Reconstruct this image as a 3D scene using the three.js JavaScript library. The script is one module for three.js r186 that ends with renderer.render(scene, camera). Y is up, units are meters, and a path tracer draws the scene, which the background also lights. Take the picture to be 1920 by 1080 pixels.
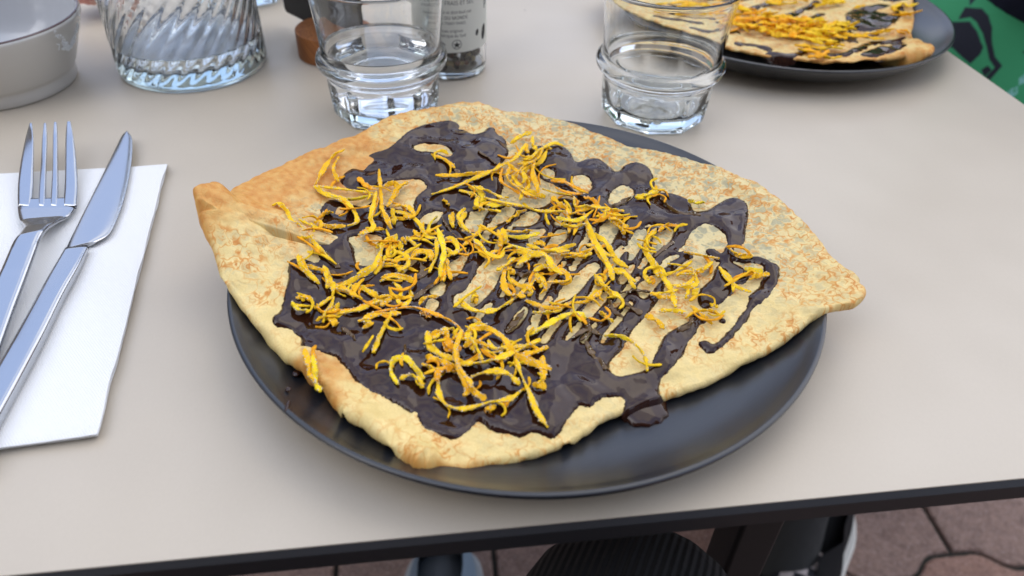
import * as THREE from 'three';
import { mergeGeometries, mergeVertices, toCreasedNormals } from 'three/addons/utils/BufferGeometryUtils.js';
import { MarchingCubes } from 'three/addons/objects/MarchingCubes.js';
import { RoundedBoxGeometry } from 'three/addons/geometries/RoundedBoxGeometry.js';
import { createNoise2D, createNoise3D } from 'simplex-noise';

// ------------------------------------------------------------------ camera
const T = 0.74;                                   // height of the table top
const scene = new THREE.Scene();
const F = 1394.8, PITCH = 39.898 * Math.PI / 180, ROLL = 1.839 * Math.PI / 180, EYE = 0.2329;   // photo pixels (1920 x 1080), metres above the table
const camera = new THREE.PerspectiveCamera(2 * Math.atan(540 / F) * 180 / Math.PI, 16 / 9, 0.02, 400);
const FW = new THREE.Vector3(0, -Math.sin(PITCH), -Math.cos(PITCH)), up0 = new THREE.Vector3(0, Math.cos(PITCH), -Math.sin(PITCH)), rt0 = new THREE.Vector3(1, 0, 0);
const RT = rt0.clone().multiplyScalar(Math.cos(ROLL)).addScaledVector(up0, Math.sin(ROLL));
const UP = up0.clone().multiplyScalar(Math.cos(ROLL)).addScaledVector(rt0, -Math.sin(ROLL));
camera.position.set(0, T + EYE, 0);
camera.quaternion.setFromRotationMatrix(new THREE.Matrix4().makeBasis(RT, UP, FW.clone().negate()));
camera.focus = 0.36; camera.userData.fStop = 8;
scene.add(camera);

// ------------------------------------------------------------------ sky, sun, exposure
function mulberry(a) { return () => { a |= 0; a = a + 0x6D2B79F5 | 0; let t = Math.imul(a ^ a >>> 15, 1 | a); t = t + Math.imul(t ^ t >>> 7, 61 | t) ^ t; return ((t ^ t >>> 14) >>> 0) / 4294967296; }; }
const rnd = mulberry(7), N2 = createNoise2D(mulberry(11)), N3 = createNoise3D(mulberry(13));
const sstep = (a, b, x) => { const t = Math.min(1, Math.max(0, (x - a) / (b - a))); return t * t * (3 - 2 * t); };
const lerp = (a, b, t) => a + (b - a) * t;
const SUN = new THREE.Vector3(1.5, 1.86, -1.4).normalize();
{
  const w = 512, h = 256, d = new Float32Array(w * h * 4);
  for (let j = 0; j < h; j++) for (let i = 0; i < w; i++) {
    const el = (j + 0.5) / h * Math.PI - Math.PI / 2, az = (i + 0.5) / w * 2 * Math.PI;
    const x = Math.cos(el) * Math.cos(az), z = Math.cos(el) * Math.sin(az), y = Math.sin(el);
    const k = Math.max(0, y), hz = Math.pow(1 - k, 3);
    let r = lerp(0.40, 0.86, hz), g = lerp(0.54, 0.89, hz), b = lerp(0.88, 1.0, hz);
    const hazeGlow = 2.0 * Math.exp(-((Math.acos(Math.min(1, (x * SUN.x + y * SUN.y + z * SUN.z))) / 0.55) ** 2)) * sstep(-0.02, 0.1, y);   // thin bright haze round the sun
    r += hazeGlow; g += hazeGlow * 0.93; b += hazeGlow * 0.82;
    const q = 1 / (k + 0.35), n = 0.55 * N3(x * q * 0.9, 3.1, z * q * 0.9) + 0.3 * N3(x * q * 2.1, 7.7, z * q * 2.1) + 0.15 * N3(x * q * 4.6, 1.3, z * q * 4.6);
    const c = sstep(-0.12, 0.42, n) * sstep(-0.02, 0.15, y) * 0.85;
    r = lerp(r, 1.25, c); g = lerp(g, 1.23, c); b = lerp(b, 1.22, c);
    if (y < 0) { r = 0.30; g = 0.27; b = 0.24; }
    d.set([r, g, b, 1], (j * w + i) * 4);
  }
  const t = new THREE.DataTexture(d, w, h, THREE.RGBAFormat, THREE.FloatType);
  t.mapping = THREE.EquirectangularReflectionMapping; t.magFilter = THREE.LinearFilter; t.needsUpdate = true;
  scene.background = t; scene.environment = t;
}
const sun = new THREE.DirectionalLight(new THREE.Color(1, 0.88, 0.72), 0.6);
sun.target.position.set(0, T, -0.3); sun.position.copy(sun.target.position).addScaledVector(SUN, 3);
sun.shadow.radius = 110; sun.castShadow = true; sun.shadow.mapSize.set(2048, 2048);
Object.assign(sun.shadow.camera, { left: -2, right: 2, top: 2, bottom: -2, near: 0.1, far: 8 });
scene.add(sun, sun.target);
const renderer = new THREE.WebGLRenderer({ antialias: true });
renderer.toneMapping = THREE.LinearToneMapping; renderer.toneMappingExposure = 1.55; renderer.shadowMap.enabled = true;

// ------------------------------------------------------------------ helpers
const V = (x, y, z) => new THREE.Vector3(x, y, z);
function dir(px, py) { return RT.clone().multiplyScalar((px - 960) / F).addScaledVector(UP, -(py - 540) / F).add(FW); }
function W(px, py, y) { const d = dir(px, py); return d.multiplyScalar((y - EYE) / d.y).add(V(0, EYE, 0)); }   // photo pixel -> point at height y above the table top (table coordinates)
function PX(p) { const d = p.clone().sub(V(0, EYE, 0)), z = d.dot(FW); return [960 + F * d.dot(RT) / z, 540 - F * d.dot(UP) / z]; }
const used = {};
function numbered(n) { used[n] = (used[n] ?? -1) + 1; return used[n] ? n + '_' + String(used[n]).padStart(3, '0') : n; }
function shade(o) { o.castShadow = o.receiveShadow = true; return o; }
function tag(o, label, category, group, kind) { o.userData.label = label; if (category) o.userData.category = category; if (group) o.userData.group = group; if (kind) o.userData.kind = kind; return o; }
function thing(name, p, label, category, group) { const g = new THREE.Group(); g.name = numbered(name); g.position.copy(p); scene.add(g); return tag(g, label, category, group); }
function part(name, geo, mat, parent, p) { const m = shade(new THREE.Mesh(geo, mat)); m.name = name; if (p) m.position.copy(p); parent.add(m); return m; }
function solo(name, geo, mat, p, label, category, group) { const m = shade(new THREE.Mesh(geo, mat)); m.name = numbered(name); if (p) m.position.copy(p); scene.add(m); return tag(m, label, category, group); }
function struct(name, geo, mat) { const m = shade(new THREE.Mesh(geo, mat)); m.name = name; m.userData.kind = 'structure'; scene.add(m); return m; }
const lin = (r, g, b) => new THREE.Color().setRGB(r, g, b);
const std = (c, rough, o = {}) => new THREE.MeshStandardMaterial({ color: c, roughness: rough, ...o });
const phys = (c, rough, o = {}) => new THREE.MeshPhysicalMaterial({ color: c, roughness: rough, ...o });
function tex(w, h, fn, srgb) {
  const d = new Uint8Array(w * h * 4);
  for (let j = 0; j < h; j++) for (let i = 0; i < w; i++) { const c = fn(i / w, j / h); const k = (j * w + i) * 4; d[k] = c[0]; d[k + 1] = c[1]; d[k + 2] = c[2]; d[k + 3] = 255; }
  const t = new THREE.DataTexture(d, w, h); t.magFilter = THREE.LinearFilter; t.minFilter = THREE.LinearMipmapLinearFilter; t.generateMipmaps = true; t.wrapS = t.wrapT = THREE.RepeatWrapping;
  if (srgb) t.colorSpace = THREE.SRGBColorSpace; t.needsUpdate = true; return t;
}
// a surface of rings: rings[i][j] = Vector3, closed round j
function ringGeo(rings, opt = {}) {
  const n = rings[0].length, pos = [], uv = [], idx = [];
  rings.forEach((r, i) => { for (let j = 0; j <= n; j++) { const p = r[j % n]; pos.push(p.x, p.y, p.z); uv.push(j / n, i / (rings.length - 1)); } });
  const m = n + 1;
  for (let i = 0; i + 1 < rings.length; i++) for (let j = 0; j < n; j++) { const a = i * m + j, b = a + 1, c = a + m, d = c + 1; opt.flip ? idx.push(a, c, b, b, c, d) : idx.push(a, b, c, b, d, c); }
  const g = new THREE.BufferGeometry(); g.setAttribute('position', new THREE.Float32BufferAttribute(pos, 3)); g.setAttribute('uv', new THREE.Float32BufferAttribute(uv, 2)); g.setIndex(idx);
  g.computeVertexNormals();
  const nn = g.attributes.normal;
  for (let i = 0; i < rings.length; i++) { const a = i * m, b = a + n; const x = nn.getX(a) + nn.getX(b), y = nn.getY(a) + nn.getY(b), z = nn.getZ(a) + nn.getZ(b), l = Math.hypot(x, y, z) || 1; nn.setXYZ(a, x / l, y / l, z / l); nn.setXYZ(b, x / l, y / l, z / l); }
  return g;
}
function lathe(pts, seg = 128) { return new THREE.LatheGeometry(pts.map(([r, y]) => new THREE.Vector2(r, y)), seg); }
function curvePts(pts, n) { return new THREE.CatmullRomCurve3(pts, false, 'centripetal').getPoints(n); }
// rounded profile through points: dense Catmull-Rom in 2D
function smoothProfile(pts, n) { return new THREE.CatmullRomCurve3(pts.map(([r, y]) => V(r, y, 0)), false, 'centripetal').getPoints(n).map((p) => [Math.max(0, p.x), p.y]); }

// ------------------------------------------------------------------ ground and paving
const soil = std(lin(0.03, 0.028, 0.022), 1);
{
  const g = new THREE.PlaneGeometry(200, 200); g.rotateX(-Math.PI / 2); g.translate(0, -0.012, 0);
  struct('ground', g, std(lin(0.17, 0.12, 0.10), 0.95));
  const sg = new THREE.PlaneGeometry(3.2, 1.7); sg.rotateX(-Math.PI / 2); sg.translate(0.4, -0.0085, -0.6);
  struct('joint_sand', sg, soil);
  const a = W(1610, 1072, -T), b = W(1882, 1046, -T), ex = b.clone().sub(a).setY(0), L = ex.length(); ex.normalize();
  const ez = V(-ex.z, 0, ex.x), D = 0.135, ox = a.clone();
  const speck = tex(256, 256, (u, v) => {
    const n = 0.5 * N2(u * 7, v * 7) + 0.5 * N2(u * 23, v * 23), s = N2(u * 60, v * 60), s2 = N2(u * 42 + 9, v * 42);
    let r = 138 + n * 18, g2 = 112 + n * 16, bl = 100 + n * 14;
    if (s > 0.62) { r += 40; g2 += 45; bl += 48; } if (s2 < -0.66) { r -= 35; g2 -= 30; bl -= 28; }
    return [r, g2, bl];
  }, true);
  const bumpT = tex(256, 256, (u, v) => { const n = 128 + 60 * N2(u * 50, v * 50) + 50 * N2(u * 110, v * 110); return [n, n, n]; });
  const mats = [[1, 1, 1], [0.86, 0.82, 0.82], [1.0, 0.9, 0.86], [0.92, 0.94, 0.96]].map((c) => std(lin(...c), 0.92, { map: speck, bumpMap: bumpT, bumpScale: 0.0015 }));
  const wave = (s) => { let a = 0; for (let k = -2; k <= 2; k++) a += wave0(s + k * 0.006); return a / 5; };
  const wave0 = (s) => { const t = ((s / L) % 1 + 1) % 1, am = 0.015; return t < 0.38 ? am : t < 0.5 ? am - 2 * am * (t - 0.38) / 0.12 : t < 0.88 ? -am : -am + 2 * am * (t - 0.88) / 0.12; };
  const knots = Array.from({ length: 25 }, (_, i) => i / 25);
  const paving = new THREE.Group(); paving.name = 'paving'; paving.userData.kind = 'structure'; paving.position.set(0, 0, 0); scene.add(paving);
  const variants = [0, 1].map((ph) => {
    // the joints of even rows lie in the high flat, those of odd rows in the low flat
    const s0 = (ph ? 0.19 : 0.69) * L, xs = [s0];
    for (let k = 0; k < 3; k++) for (const q of knots) { const s = (q + k) * L; if (s > s0 + 1e-4 && s < s0 + L - 1e-4) xs.push(s); }
    xs.push(s0 + L); const gp = 0.0035, sh = new THREE.Shape();
    const c = s0 + L / 2, pt = (s, side) => [Math.min(Math.max(s, s0 + gp), s0 + L - gp) - c, wave(s) + 0.0008 * N2(s * 60, ph * 5 + side) + side * (D / 2 - gp)];
    xs.forEach((s, i) => { const p = pt(s, -1); i ? sh.lineTo(...p) : sh.moveTo(...p); });
    [...xs].reverse().forEach((s) => sh.lineTo(...pt(s, 1)));
    const g2 = new THREE.ExtrudeGeometry(sh, { depth: 0.04, bevelEnabled: true, bevelSize: 0.005, bevelThickness: 0.004, bevelSegments: 2, bevelOffset: -0.005 });
    g2.rotateX(Math.PI / 2); g2.translate(0, -0.004, 0);
    const uv = g2.attributes.uv; for (let i = 0; i < uv.count; i++) uv.setXY(i, uv.getX(i) / 0.25 + ph * 0.37, uv.getY(i) / 0.25);
    return { g: g2, c };
  });
  const turn = Math.atan2(-ex.z, ex.x), pr = mulberry(5);
  for (let r = -5; r <= 6; r++) for (let k = -7; k <= 6; k++) {
    const v = variants[(r + 20) % 2], s = v.c + k * L, zz = (r - 0.5) * D;
    const m = part('paver', v.g, mats[Math.floor(pr() * 4)], paving, V(0, 0, 0));
    m.position.set(ox.x + ex.x * s + ez.x * zz, -0.001 - pr() * 0.002, ox.z + ex.z * s + ez.z * zz);
    m.rotation.y = turn; m.name = 'paver';
  }
}

// ------------------------------------------------------------------ the street round the terrace: it shades the table and shows in the sauce, the plates and the steel
{
  const winG = new THREE.BoxGeometry(1.1, 1.5, 0.06), sillG = new THREE.BoxGeometry(1.3, 0.08, 0.2), dark = phys(lin(0.03, 0.035, 0.04), 0.08), sillM = std(lin(0.35, 0.34, 0.32), 0.8), roofM = std(lin(0.09, 0.06, 0.05), 0.9);
  const house = (x, z, w, h, turn, c, label) => {
    const g = thing('building', V(x, 0, z), label, 'building'); g.rotation.y = turn;   // the facade looks along its own +z
    const wg = new THREE.BoxGeometry(w, h, 4); wg.translate(0, h / 2, -2); part('wall', wg, std(c, 0.9), g);
    const rg = new THREE.BoxGeometry(w + 0.3, 0.25, 4.4); rg.translate(0, h + 0.126, -2); part('roof', rg, roofM, g);
    for (let y = 0.5; y + 1.9 < h; y += 2.7) for (let k = 0; k < Math.floor(w / 2.2); k++) { const px = (k - (Math.floor(w / 2.2) - 1) / 2) * 2.2, wn = part('window', winG, dark, g, V(px, y + 1.1, 0.01)); part('sill', sillG, sillM, wn, V(0, -0.8, 0.05)); }
  };
  house(-4.5, -12, 9, 3.6, 0, lin(0.24, 0.17, 0.12), 'low brown facade across the street, its windows facing the table');
  house(5.5, -12.5, 8, 3.4, 0, lin(0.30, 0.26, 0.21), 'low beige facade across the street beside the brown one');
  house(-8, -2, 12, 6.0, Math.PI / 2, lin(0.27, 0.22, 0.17), 'tall tan facade along the napkin side of the terrace');
  house(0.5, 5.5, 13, 8.6, Math.PI, lin(0.22, 0.18, 0.15), 'tall brown cafe front behind the person in ribbed trousers');
}

// ------------------------------------------------------------------ table
const e0 = W(700, 1023, 0), e1 = W(1920, 905, 0), tx = e1.clone().sub(e0).setY(0).normalize(), tz = V(tx.z, 0, -tx.x);   // tz points away from the camera
const rEdge = W(1846, 141, 0), corner = e0.clone().addScaledVector(tx, rEdge.clone().sub(e0).dot(tx));
const TW = 1.15, TD = 1.15, TH = 0.0125;
{
  const base = corner.clone().addScaledVector(tx, -TW / 2).addScaledVector(tz, TD / 2);
  const tb = thing('table', V(base.x, 0, base.z), 'beige laminate cafe table with a thin black edge', 'table');
  tb.rotation.y = Math.atan2(-tx.z, tx.x);
  const sp = mulberry(77), specks = [];
  for (let i = 0; i < 26; i++) specks.push([sp(), sp(), 0.00015 + 0.0003 * sp() * sp()]);
  const w = 2048, h = 1400, img = new Uint8Array(w * h * 4);
  for (let j = 0; j < h; j++) for (let i = 0; i < w; i++) { const n = 1.2 * N2(i * 0.9, j * 0.9) + 1.6 * N2(i * 0.011, j * 0.013), k = (j * w + i) * 4; img[k] = 192 + n; img[k + 1] = 181 + n; img[k + 2] = 163 + n; img[k + 3] = 255; }
  for (const [u, v, r] of specks) { const R = Math.max(1, r / TW * w * 1.4); for (let y = -3; y <= 3; y++) for (let x = -3; x <= 3; x++) { if (x * x + y * y > R * R) continue; const X = Math.floor(u * (w - 8)) + 4 + x, Y = Math.floor(v * (h - 8)) + 4 + y, k = (Y * w + X) * 4; img[k] = 128; img[k + 1] = 117; img[k + 2] = 104; } }
  const map = new THREE.DataTexture(img, w, h); map.magFilter = THREE.LinearFilter; map.colorSpace = THREE.SRGBColorSpace; map.needsUpdate = true;
  const bm = tex(256, 256, (u, v) => { const n = 128 + 70 * N2(u * 90, v * 90); return [n, n, n]; }); bm.repeat.set(9, 6);
  const smear = tex(512, 512, (u, v) => { const n = 0.5 * N2(u * 5, v * 5) + 0.3 * N2(u * 14 + 3, v * 14) + 0.35 * Math.max(0, N2(u * 3 + v * 40, v * 5 + u * 9)); const g2 = 128 + 42 * n; return [g2, g2, g2]; });
  const top = new THREE.BoxGeometry(TW - 0.004, 0.001, TD - 0.004); top.translate(0, T - 0.0005, 0);
  part('table_top', top, phys(lin(1, 1, 1), 0.85, { map, roughnessMap: smear, bumpMap: bm, bumpScale: 0.00003 }), tb);
  const core = new THREE.Shape(); core.moveTo(-TW / 2, -TD / 2); core.lineTo(TW / 2, -TD / 2); core.lineTo(TW / 2, TD / 2); core.lineTo(-TW / 2, TD / 2); core.closePath();
  const cg = new THREE.ExtrudeGeometry(core, { depth: TH - 0.0045, bevelEnabled: true, bevelSize: 0.0019, bevelThickness: 0.0019, bevelSegments: 1, bevelOffset: -0.0019 });
  cg.rotateX(Math.PI / 2); cg.translate(0, T - 0.0006 - 0.0019, 0);
  part('edge_core', cg, std(lin(0.012, 0.012, 0.014), 0.5), tb);
  const black = std(lin(0.009, 0.009, 0.010), 0.6);
  const inv = (p) => { const q = p.clone().sub(V(base.x, 0, base.z)); return V(q.dot(tx), q.y, -q.dot(tz)); };
  const lp = inv(W(1392, 1010, -0.17));
  const legs = [[lp.x, lp.z], [-lp.x, lp.z], [lp.x, -lp.z], [-lp.x, -lp.z]];
  for (const [x, z] of legs) part('leg', new RoundedBoxGeometry(0.026, T - TH - 0.03, 0.026, 2, 0.003), black, tb, V(x, (T - TH - 0.03) / 2, z));
  part('frame', mergeGeometries([0, 1].map((k) => { const g = new THREE.BoxGeometry(k ? 0.03 : 2 * Math.abs(lp.x) + 0.03, 0.0295, k ? 2 * Math.abs(lp.z) - 0.04 : 0.03); const h2 = g.clone(); g.translate(k ? lp.x : 0, T - TH - 0.0155, k ? 0 : lp.z); h2.translate(k ? -lp.x : 0, T - TH - 0.0155, k ? 0 : -lp.z); return mergeGeometries([g, h2]); })), black, tb);
}

// ------------------------------------------------------------------ plates
const plateMat = phys(lin(0.010, 0.0115, 0.015), 0.30, { clearcoat: 0.5, clearcoatRoughness: 0.24, bumpMap: tex(512, 512, (u, v) => { const n = 128 + 40 * N2(u * 60, v * 60) + 60 * N2(u * 170, v * 170); return [n, n, n]; }), bumpScale: 0.00006 });
const plateGeo = (() => {
  const pr = smoothProfile([[0, 0.0062], [0.06, 0.0062], [0.09, 0.0066], [0.105, 0.0085], [0.118, 0.0125], [0.128, 0.0178], [0.1325, 0.0212], [0.1338, 0.022], [0.1350, 0.0216], [0.1352, 0.0204], [0.1325, 0.0170], [0.122, 0.0085], [0.108, 0.0028], [0.094, 0.0008], [0.090, 0.0004], [0.086, 0.0012], [0.08, 0.0022], [0, 0.0022]], 90);
  return lathe(pr.map(([r, y], i) => [i === 0 || i === pr.length - 1 ? 0 : r, y]), 200);
})();
const PC = V(0.0067, 0, -0.2801), PC2 = V(0.2156, 0, -0.6334);
const plate = solo('plate', plateGeo, plateMat, V(PC.x, T, PC.z), 'round dark blue-black plate under the whole crepe, with a smear on its rim', 'plate');
const plate2 = solo('plate', plateGeo, plateMat, V(PC2.x, T, PC2.z), 'round black plate at the far end of the table beside the green shirt', 'plate');
const plateY = (r) => r < 0.09 ? 0.0064 : lerp(0.0066, 0.022, Math.pow((r - 0.09) / 0.044, 1.7));

// ------------------------------------------------------------------ crepes
function inPoly(P, x, z) { let c = false; for (let i = 0, j = P.length - 1; i < P.length; j = i++) { const a = P[i], b = P[j]; if ((a.z > z) !== (b.z > z) && x < (b.x - a.x) * (z - a.z) / (b.z - a.z) + a.x) c = !c; } return c; }
function pairs(a) { const r = []; for (let i = 0; i < a.length; i += 2) r.push([a[i], a[i + 1]]); return r; }
function segDist(x, z, a, b) { const dx = b.x - a.x, dz = b.z - a.z, t = Math.min(1, Math.max(0, ((x - a.x) * dx + (z - a.z) * dz) / (dx * dx + dz * dz))); return [Math.hypot(x - a.x - t * dx, z - a.z - t * dz), t]; }
class Crepe {
  // outline: [px, py, height, roll radius] round the edge; inner: [px, py, height]; extra(x, z) adds folds
  constructor(outline, inner, extra = () => 0) {
    const P = outline.map(([x, y, h]) => W(x, y, h));
    const cl = new THREE.CatmullRomCurve3(P, true, 'centripetal'), rc = new THREE.CatmullRomCurve3(outline.map((o) => V(o[3], 0, 0)), true, 'centripetal');
    this.n = 720; this.edge = []; this.roll = [];
    for (let i = 0; i < this.n; i++) { const u = i / this.n; this.edge.push(cl.getPoint(u)); this.roll.push(Math.max(0.0006, rc.getPoint(u).x)); }
    this.c = this.edge.reduce((a, p) => a.add(p), V(0, 0, 0)).multiplyScalar(1 / this.n);
    this.ctrl = [...this.edge.filter((_, i) => i % 6 === 0).map((p, i) => [p.x, p.z, p.y + this.roll[i * 6] * 0.15, 1]), ...inner.map(([x, y, h]) => { const p = W(x, y, h); return [p.x, p.z, h, 5]; })];
    const xs = this.edge.map((p) => p.x), zs = this.edge.map((p) => p.z);
    this.x0 = Math.min(...xs) - 0.012; this.x1 = Math.max(...xs) + 0.012; this.z0 = Math.min(...zs) - 0.012; this.z1 = Math.max(...zs) + 0.012;
    this.gs = 0.0015; this.gw = Math.ceil((this.x1 - this.x0) / this.gs) + 1; this.gh = Math.ceil((this.z1 - this.z0) / this.gs) + 1;
    this.g = new Float32Array(this.gw * this.gh);
    for (let j = 0; j < this.gh; j++) for (let i = 0; i < this.gw; i++) {
      const x = this.x0 + i * this.gs, z = this.z0 + j * this.gs; let s = 0, t = 0;
      for (const [cx, cz, h, k] of this.ctrl) { const w = k / Math.pow((x - cx) ** 2 + (z - cz) ** 2 + 1.2e-5, 1.6); s += w; t += w * h; }
      this.g[j * this.gw + i] = t / s + extra(x, z);
    }
  }
  h(x, z) {
    const u = Math.min(Math.max((x - this.x0) / this.gs, 0), this.gw - 1.001), v = Math.min(Math.max((z - this.z0) / this.gs, 0), this.gh - 1.001), i = Math.floor(u), j = Math.floor(v), a = u - i, b = v - j, g = this.g, k = j * this.gw + i;
    return lerp(lerp(g[k], g[k + 1], a), lerp(g[k + this.gw], g[k + this.gw + 1], a), b);
  }
  hs(x, z) { const e = 0.0022; return 0.2 * (this.h(x, z) + this.h(x + e, z) + this.h(x - e, z) + this.h(x, z + e) + this.h(x, z - e)); }
  on(px, py, lift = 0) { let y = this.c.y; let p; for (let k = 0; k < 9; k++) { p = W(px, py, y + lift); y = lerp(y, this.h(p.x, p.z), 0.8); } return V(p.x, y + lift, p.z); }
  geo(rings = 110) {
    const R = [], e = this.edge, n = this.n, c = this.c;
    const inset = (j, d) => { const p = e[j], l = Math.hypot(p.x - c.x, p.z - c.z), k = Math.max(0.02, 1 - d / l); return [c.x + (p.x - c.x) * k, c.z + (p.z - c.z) * k]; };
    const wob = (x, z) => 0.00045 * N2(x * 130, z * 130) + 0.0002 * N2(x * 420, z * 420);
    for (let i = 1; i <= rings; i++) {
      const t = Math.pow(i / rings, 0.8);
      R.push(e.map((p, j) => { const [ix, iz] = inset(j, this.roll[j]); const x = c.x + (ix - c.x) * t, z = c.z + (iz - c.z) * t; return V(x, this.h(x, z) + wob(x, z), z); }));
    }
    const last = R[R.length - 1];
    for (let k = 1; k <= 12; k++) {
      const a = Math.PI / 2 - k / 12 * Math.PI * 1.12;
      R.push(e.map((p, j) => { const r = this.roll[j] * (1 + 0.12 * N2(p.x * 90 + k * 0.1, p.z * 90)), l = Math.hypot(p.x - c.x, p.z - c.z), ux = (p.x - c.x) / l, uz = (p.z - c.z) / l, q = last[j]; return V(q.x + ux * r * Math.cos(a), q.y - r + r * Math.sin(a), q.z + uz * r * Math.cos(a)); }));
    }
    const lo = R[R.length - 1];
    R.push(lo.map((q, j) => { const k = 0.93; const x = c.x + (q.x - c.x) * k, z = c.z + (q.z - c.z) * k; return V(x, Math.min(q.y, this.h(x, z) - 0.0016), z); }));
    R.push(lo.map((q, j) => { const k = 0.5; const x = c.x + (q.x - c.x) * k, z = c.z + (q.z - c.z) * k; return V(x, this.h(x, z) - 0.0022, z); }));
    R.unshift(e.map(() => V(c.x, this.h(c.x, c.z), c.z)));
    const g = ringGeo(R, { flip: false }), uv = g.attributes.uv, p = g.attributes.position;
    for (let i = 0; i < uv.count; i++) uv.setXY(i, (p.getX(i) - this.x0) / (this.x1 - this.x0), (p.getZ(i) - this.z0) / (this.z1 - this.z0));
    return g;
  }
}
// front crepe
const OUT = [
  [365, 359, .046, .0040], [376, 349, .047, .0042], [389, 354, .045, .0035], [408, 369, .036, .0012], [451, 346, .035, .0010], [507, 318, .035, .0010], [551, 296, .034, .0010], [593, 280, .034, .0010], [636, 264, .033, .0010], [678, 247, .033, .0010], [709, 229, .033, .0010], [748, 213, .033, .0010], [797, 203, .033, .0010], [840, 194, .034, .0010], [868, 188, .034, .0011], [896, 188, .033, .0011], [917, 196, .031, .0010], [938, 205, .028, .0010], [960, 208, .026, .0010], [995, 211, .025, .0010], [1024, 219, .0235, .0010], [1052, 226, .0225, .0010], [1091, 238, .022, .0010], [1130, 253, .0215, .0010], [1173, 270, .0215, .0010], [1208, 277, .0215, .0010], [1243, 286, .022, .0010], [1279, 295, .0235, .0010], [1314, 304, .0245, .0010], [1350, 313, .0255, .0011], [1385, 325, .0265, .0012], [1417, 341, .027, .0012], [1449, 362, .027, .0012], [1481, 387, .027, .0012], [1512, 417, .027, .0012], [1541, 449, .027, .0012], [1562, 477, .0275, .0016], [1590, 502, .0275, .0019], [1615, 520, .0275, .0022], [1626, 540, .027, .0022], [1622, 555, .0265, .0022], [1608, 566, .026, .0022], [1575, 573, .025, .0022], [1549, 581, .0245, .0022], [1531, 591, .023, .0022], [1510, 607, .0215, .0022], [1490, 624, .0195, .0022], [1464, 644, .0175, .0022], [1416, 669, .0155, .0022], [1367, 696, .0138, .0022], [1313, 722, .0128, .0022], [1251, 742, .0122, .0022], [1176, 768, .012, .0022], [1122, 795, .012, .0022], [1080, 823, .0125, .0022], [1052, 835, .0128, .0022], [1010, 851, .013, .0024], [960, 860, .0135, .0026], [911, 866, .014, .0028], [880, 877, .0145, .004], [848, 879, .015, .0042], [826, 872, .016, .0038], [799, 881, .0165, .0042], [777, 881, .017, .0042], [762, 868, .0175, .0042], [742, 848, .0178, .0038], [709, 827, .0175, .0038], [677, 803, .017, .0038], [654, 789, .0165, .0038], [639, 773, .0165, .0038], [620, 752, .0165, .0042], [605, 731, .0165, .004], [587, 719, .0165, .004], [566, 699, .0165, .004], [542, 680, .0172, .0038], [502, 636, .019, .0035], [462, 587, .022, .0024], [427, 538, .0255, .0022], [413, 516, .0275, .0022], [401, 476, .031, .0024], [384, 439, .036, .0028], [371, 403, .041, .004], [364, 381, .044, .004]];
const INNER = [[700, 330, .026], [860, 260, .027], [1000, 280, .0225], [640, 420, .023], [540, 400, .029], [760, 420, .020], [900, 400, .0185], [1050, 380, .0185], [1200, 370, .0190], [1350, 390, .0215], [1480, 470, .0235], [1500, 540, .022], [560, 520, .021], [660, 540, .0175], [800, 520, .0165], [960, 520, .0165], [1120, 500, .0168], [1260, 480, .0178], [1400, 540, .0188], [1420, 610, .0165], [620, 610, .0175], [740, 640, .0158], [860, 620, .0155], [1000, 620, .0155], [1150, 600, .0158], [1300, 590, .0162], [720, 720, .0158], [860, 740, .0155], [1000, 730, .0152], [1120, 690, .0152], [1240, 660, .0152], [860, 800, .0158], [980, 790, .0152], [1080, 760, .015]];
// folds: the flap along the left crease, the rolled front edge
const CREASE = pairs([380, 350, 408, 370, 450, 406, 500, 434, 560, 466, 610, 490]).map(([x, y]) => W(x, y, 0.029));
const ROLLS = pairs([563, 668, 600, 700, 640, 742, 690, 785, 740, 822, 790, 850]).map(([x, y]) => W(x, y, 0.02));
const KNOB = W(798, 858, 0.018), NOTCH = W(838, 862, 0.016);
function foldsOf(x, z) {
  let best = 1, sd = 0, along = 0;
  for (let i = 0; i + 1 < CREASE.length; i++) { const a = CREASE[i], b = CREASE[i + 1], [d, t] = segDist(x, z, a, b); if (d < best) { best = d; along = (i + t) / (CREASE.length - 1); sd = ((b.x - a.x) * (z - a.z) - (b.z - a.z) * (x - a.x)) > 0 ? d : -d; } }
  const k = Math.pow(1 - along, 0.6);
  let y = 0.0055 * k * sstep(-0.0006, 0.0040, sd) * (1 - sstep(0.010, 0.034, sd)) - 0.0020 * k * sstep(0.008, 0, -sd) * (sd < 0 ? 1 : 0);
  let rb = 1, ra = 0; for (let i = 0; i + 1 < ROLLS.length; i++) { const [d, t] = segDist(x, z, ROLLS[i], ROLLS[i + 1]); if (d < rb) { rb = d; ra = (i + t) / (ROLLS.length - 1); } }
  y += 0.0038 * Math.exp(-((rb / 0.0062) ** 2)) * (0.8 + 0.35 * Math.sin(ra * 11 + 1));
  y += 0.003 * Math.exp(-((x - KNOB.x) ** 2 + (z - KNOB.z) ** 2) / 5e-5) - 0.0022 * Math.exp(-((x - NOTCH.x) ** 2 + (z - NOTCH.z) ** 2) / 2.2e-5);
  return y + 0.0009 * N2(x * 38, z * 38 + 4);
}
const crepe = new Crepe(OUT, INNER, foldsOf);
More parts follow.
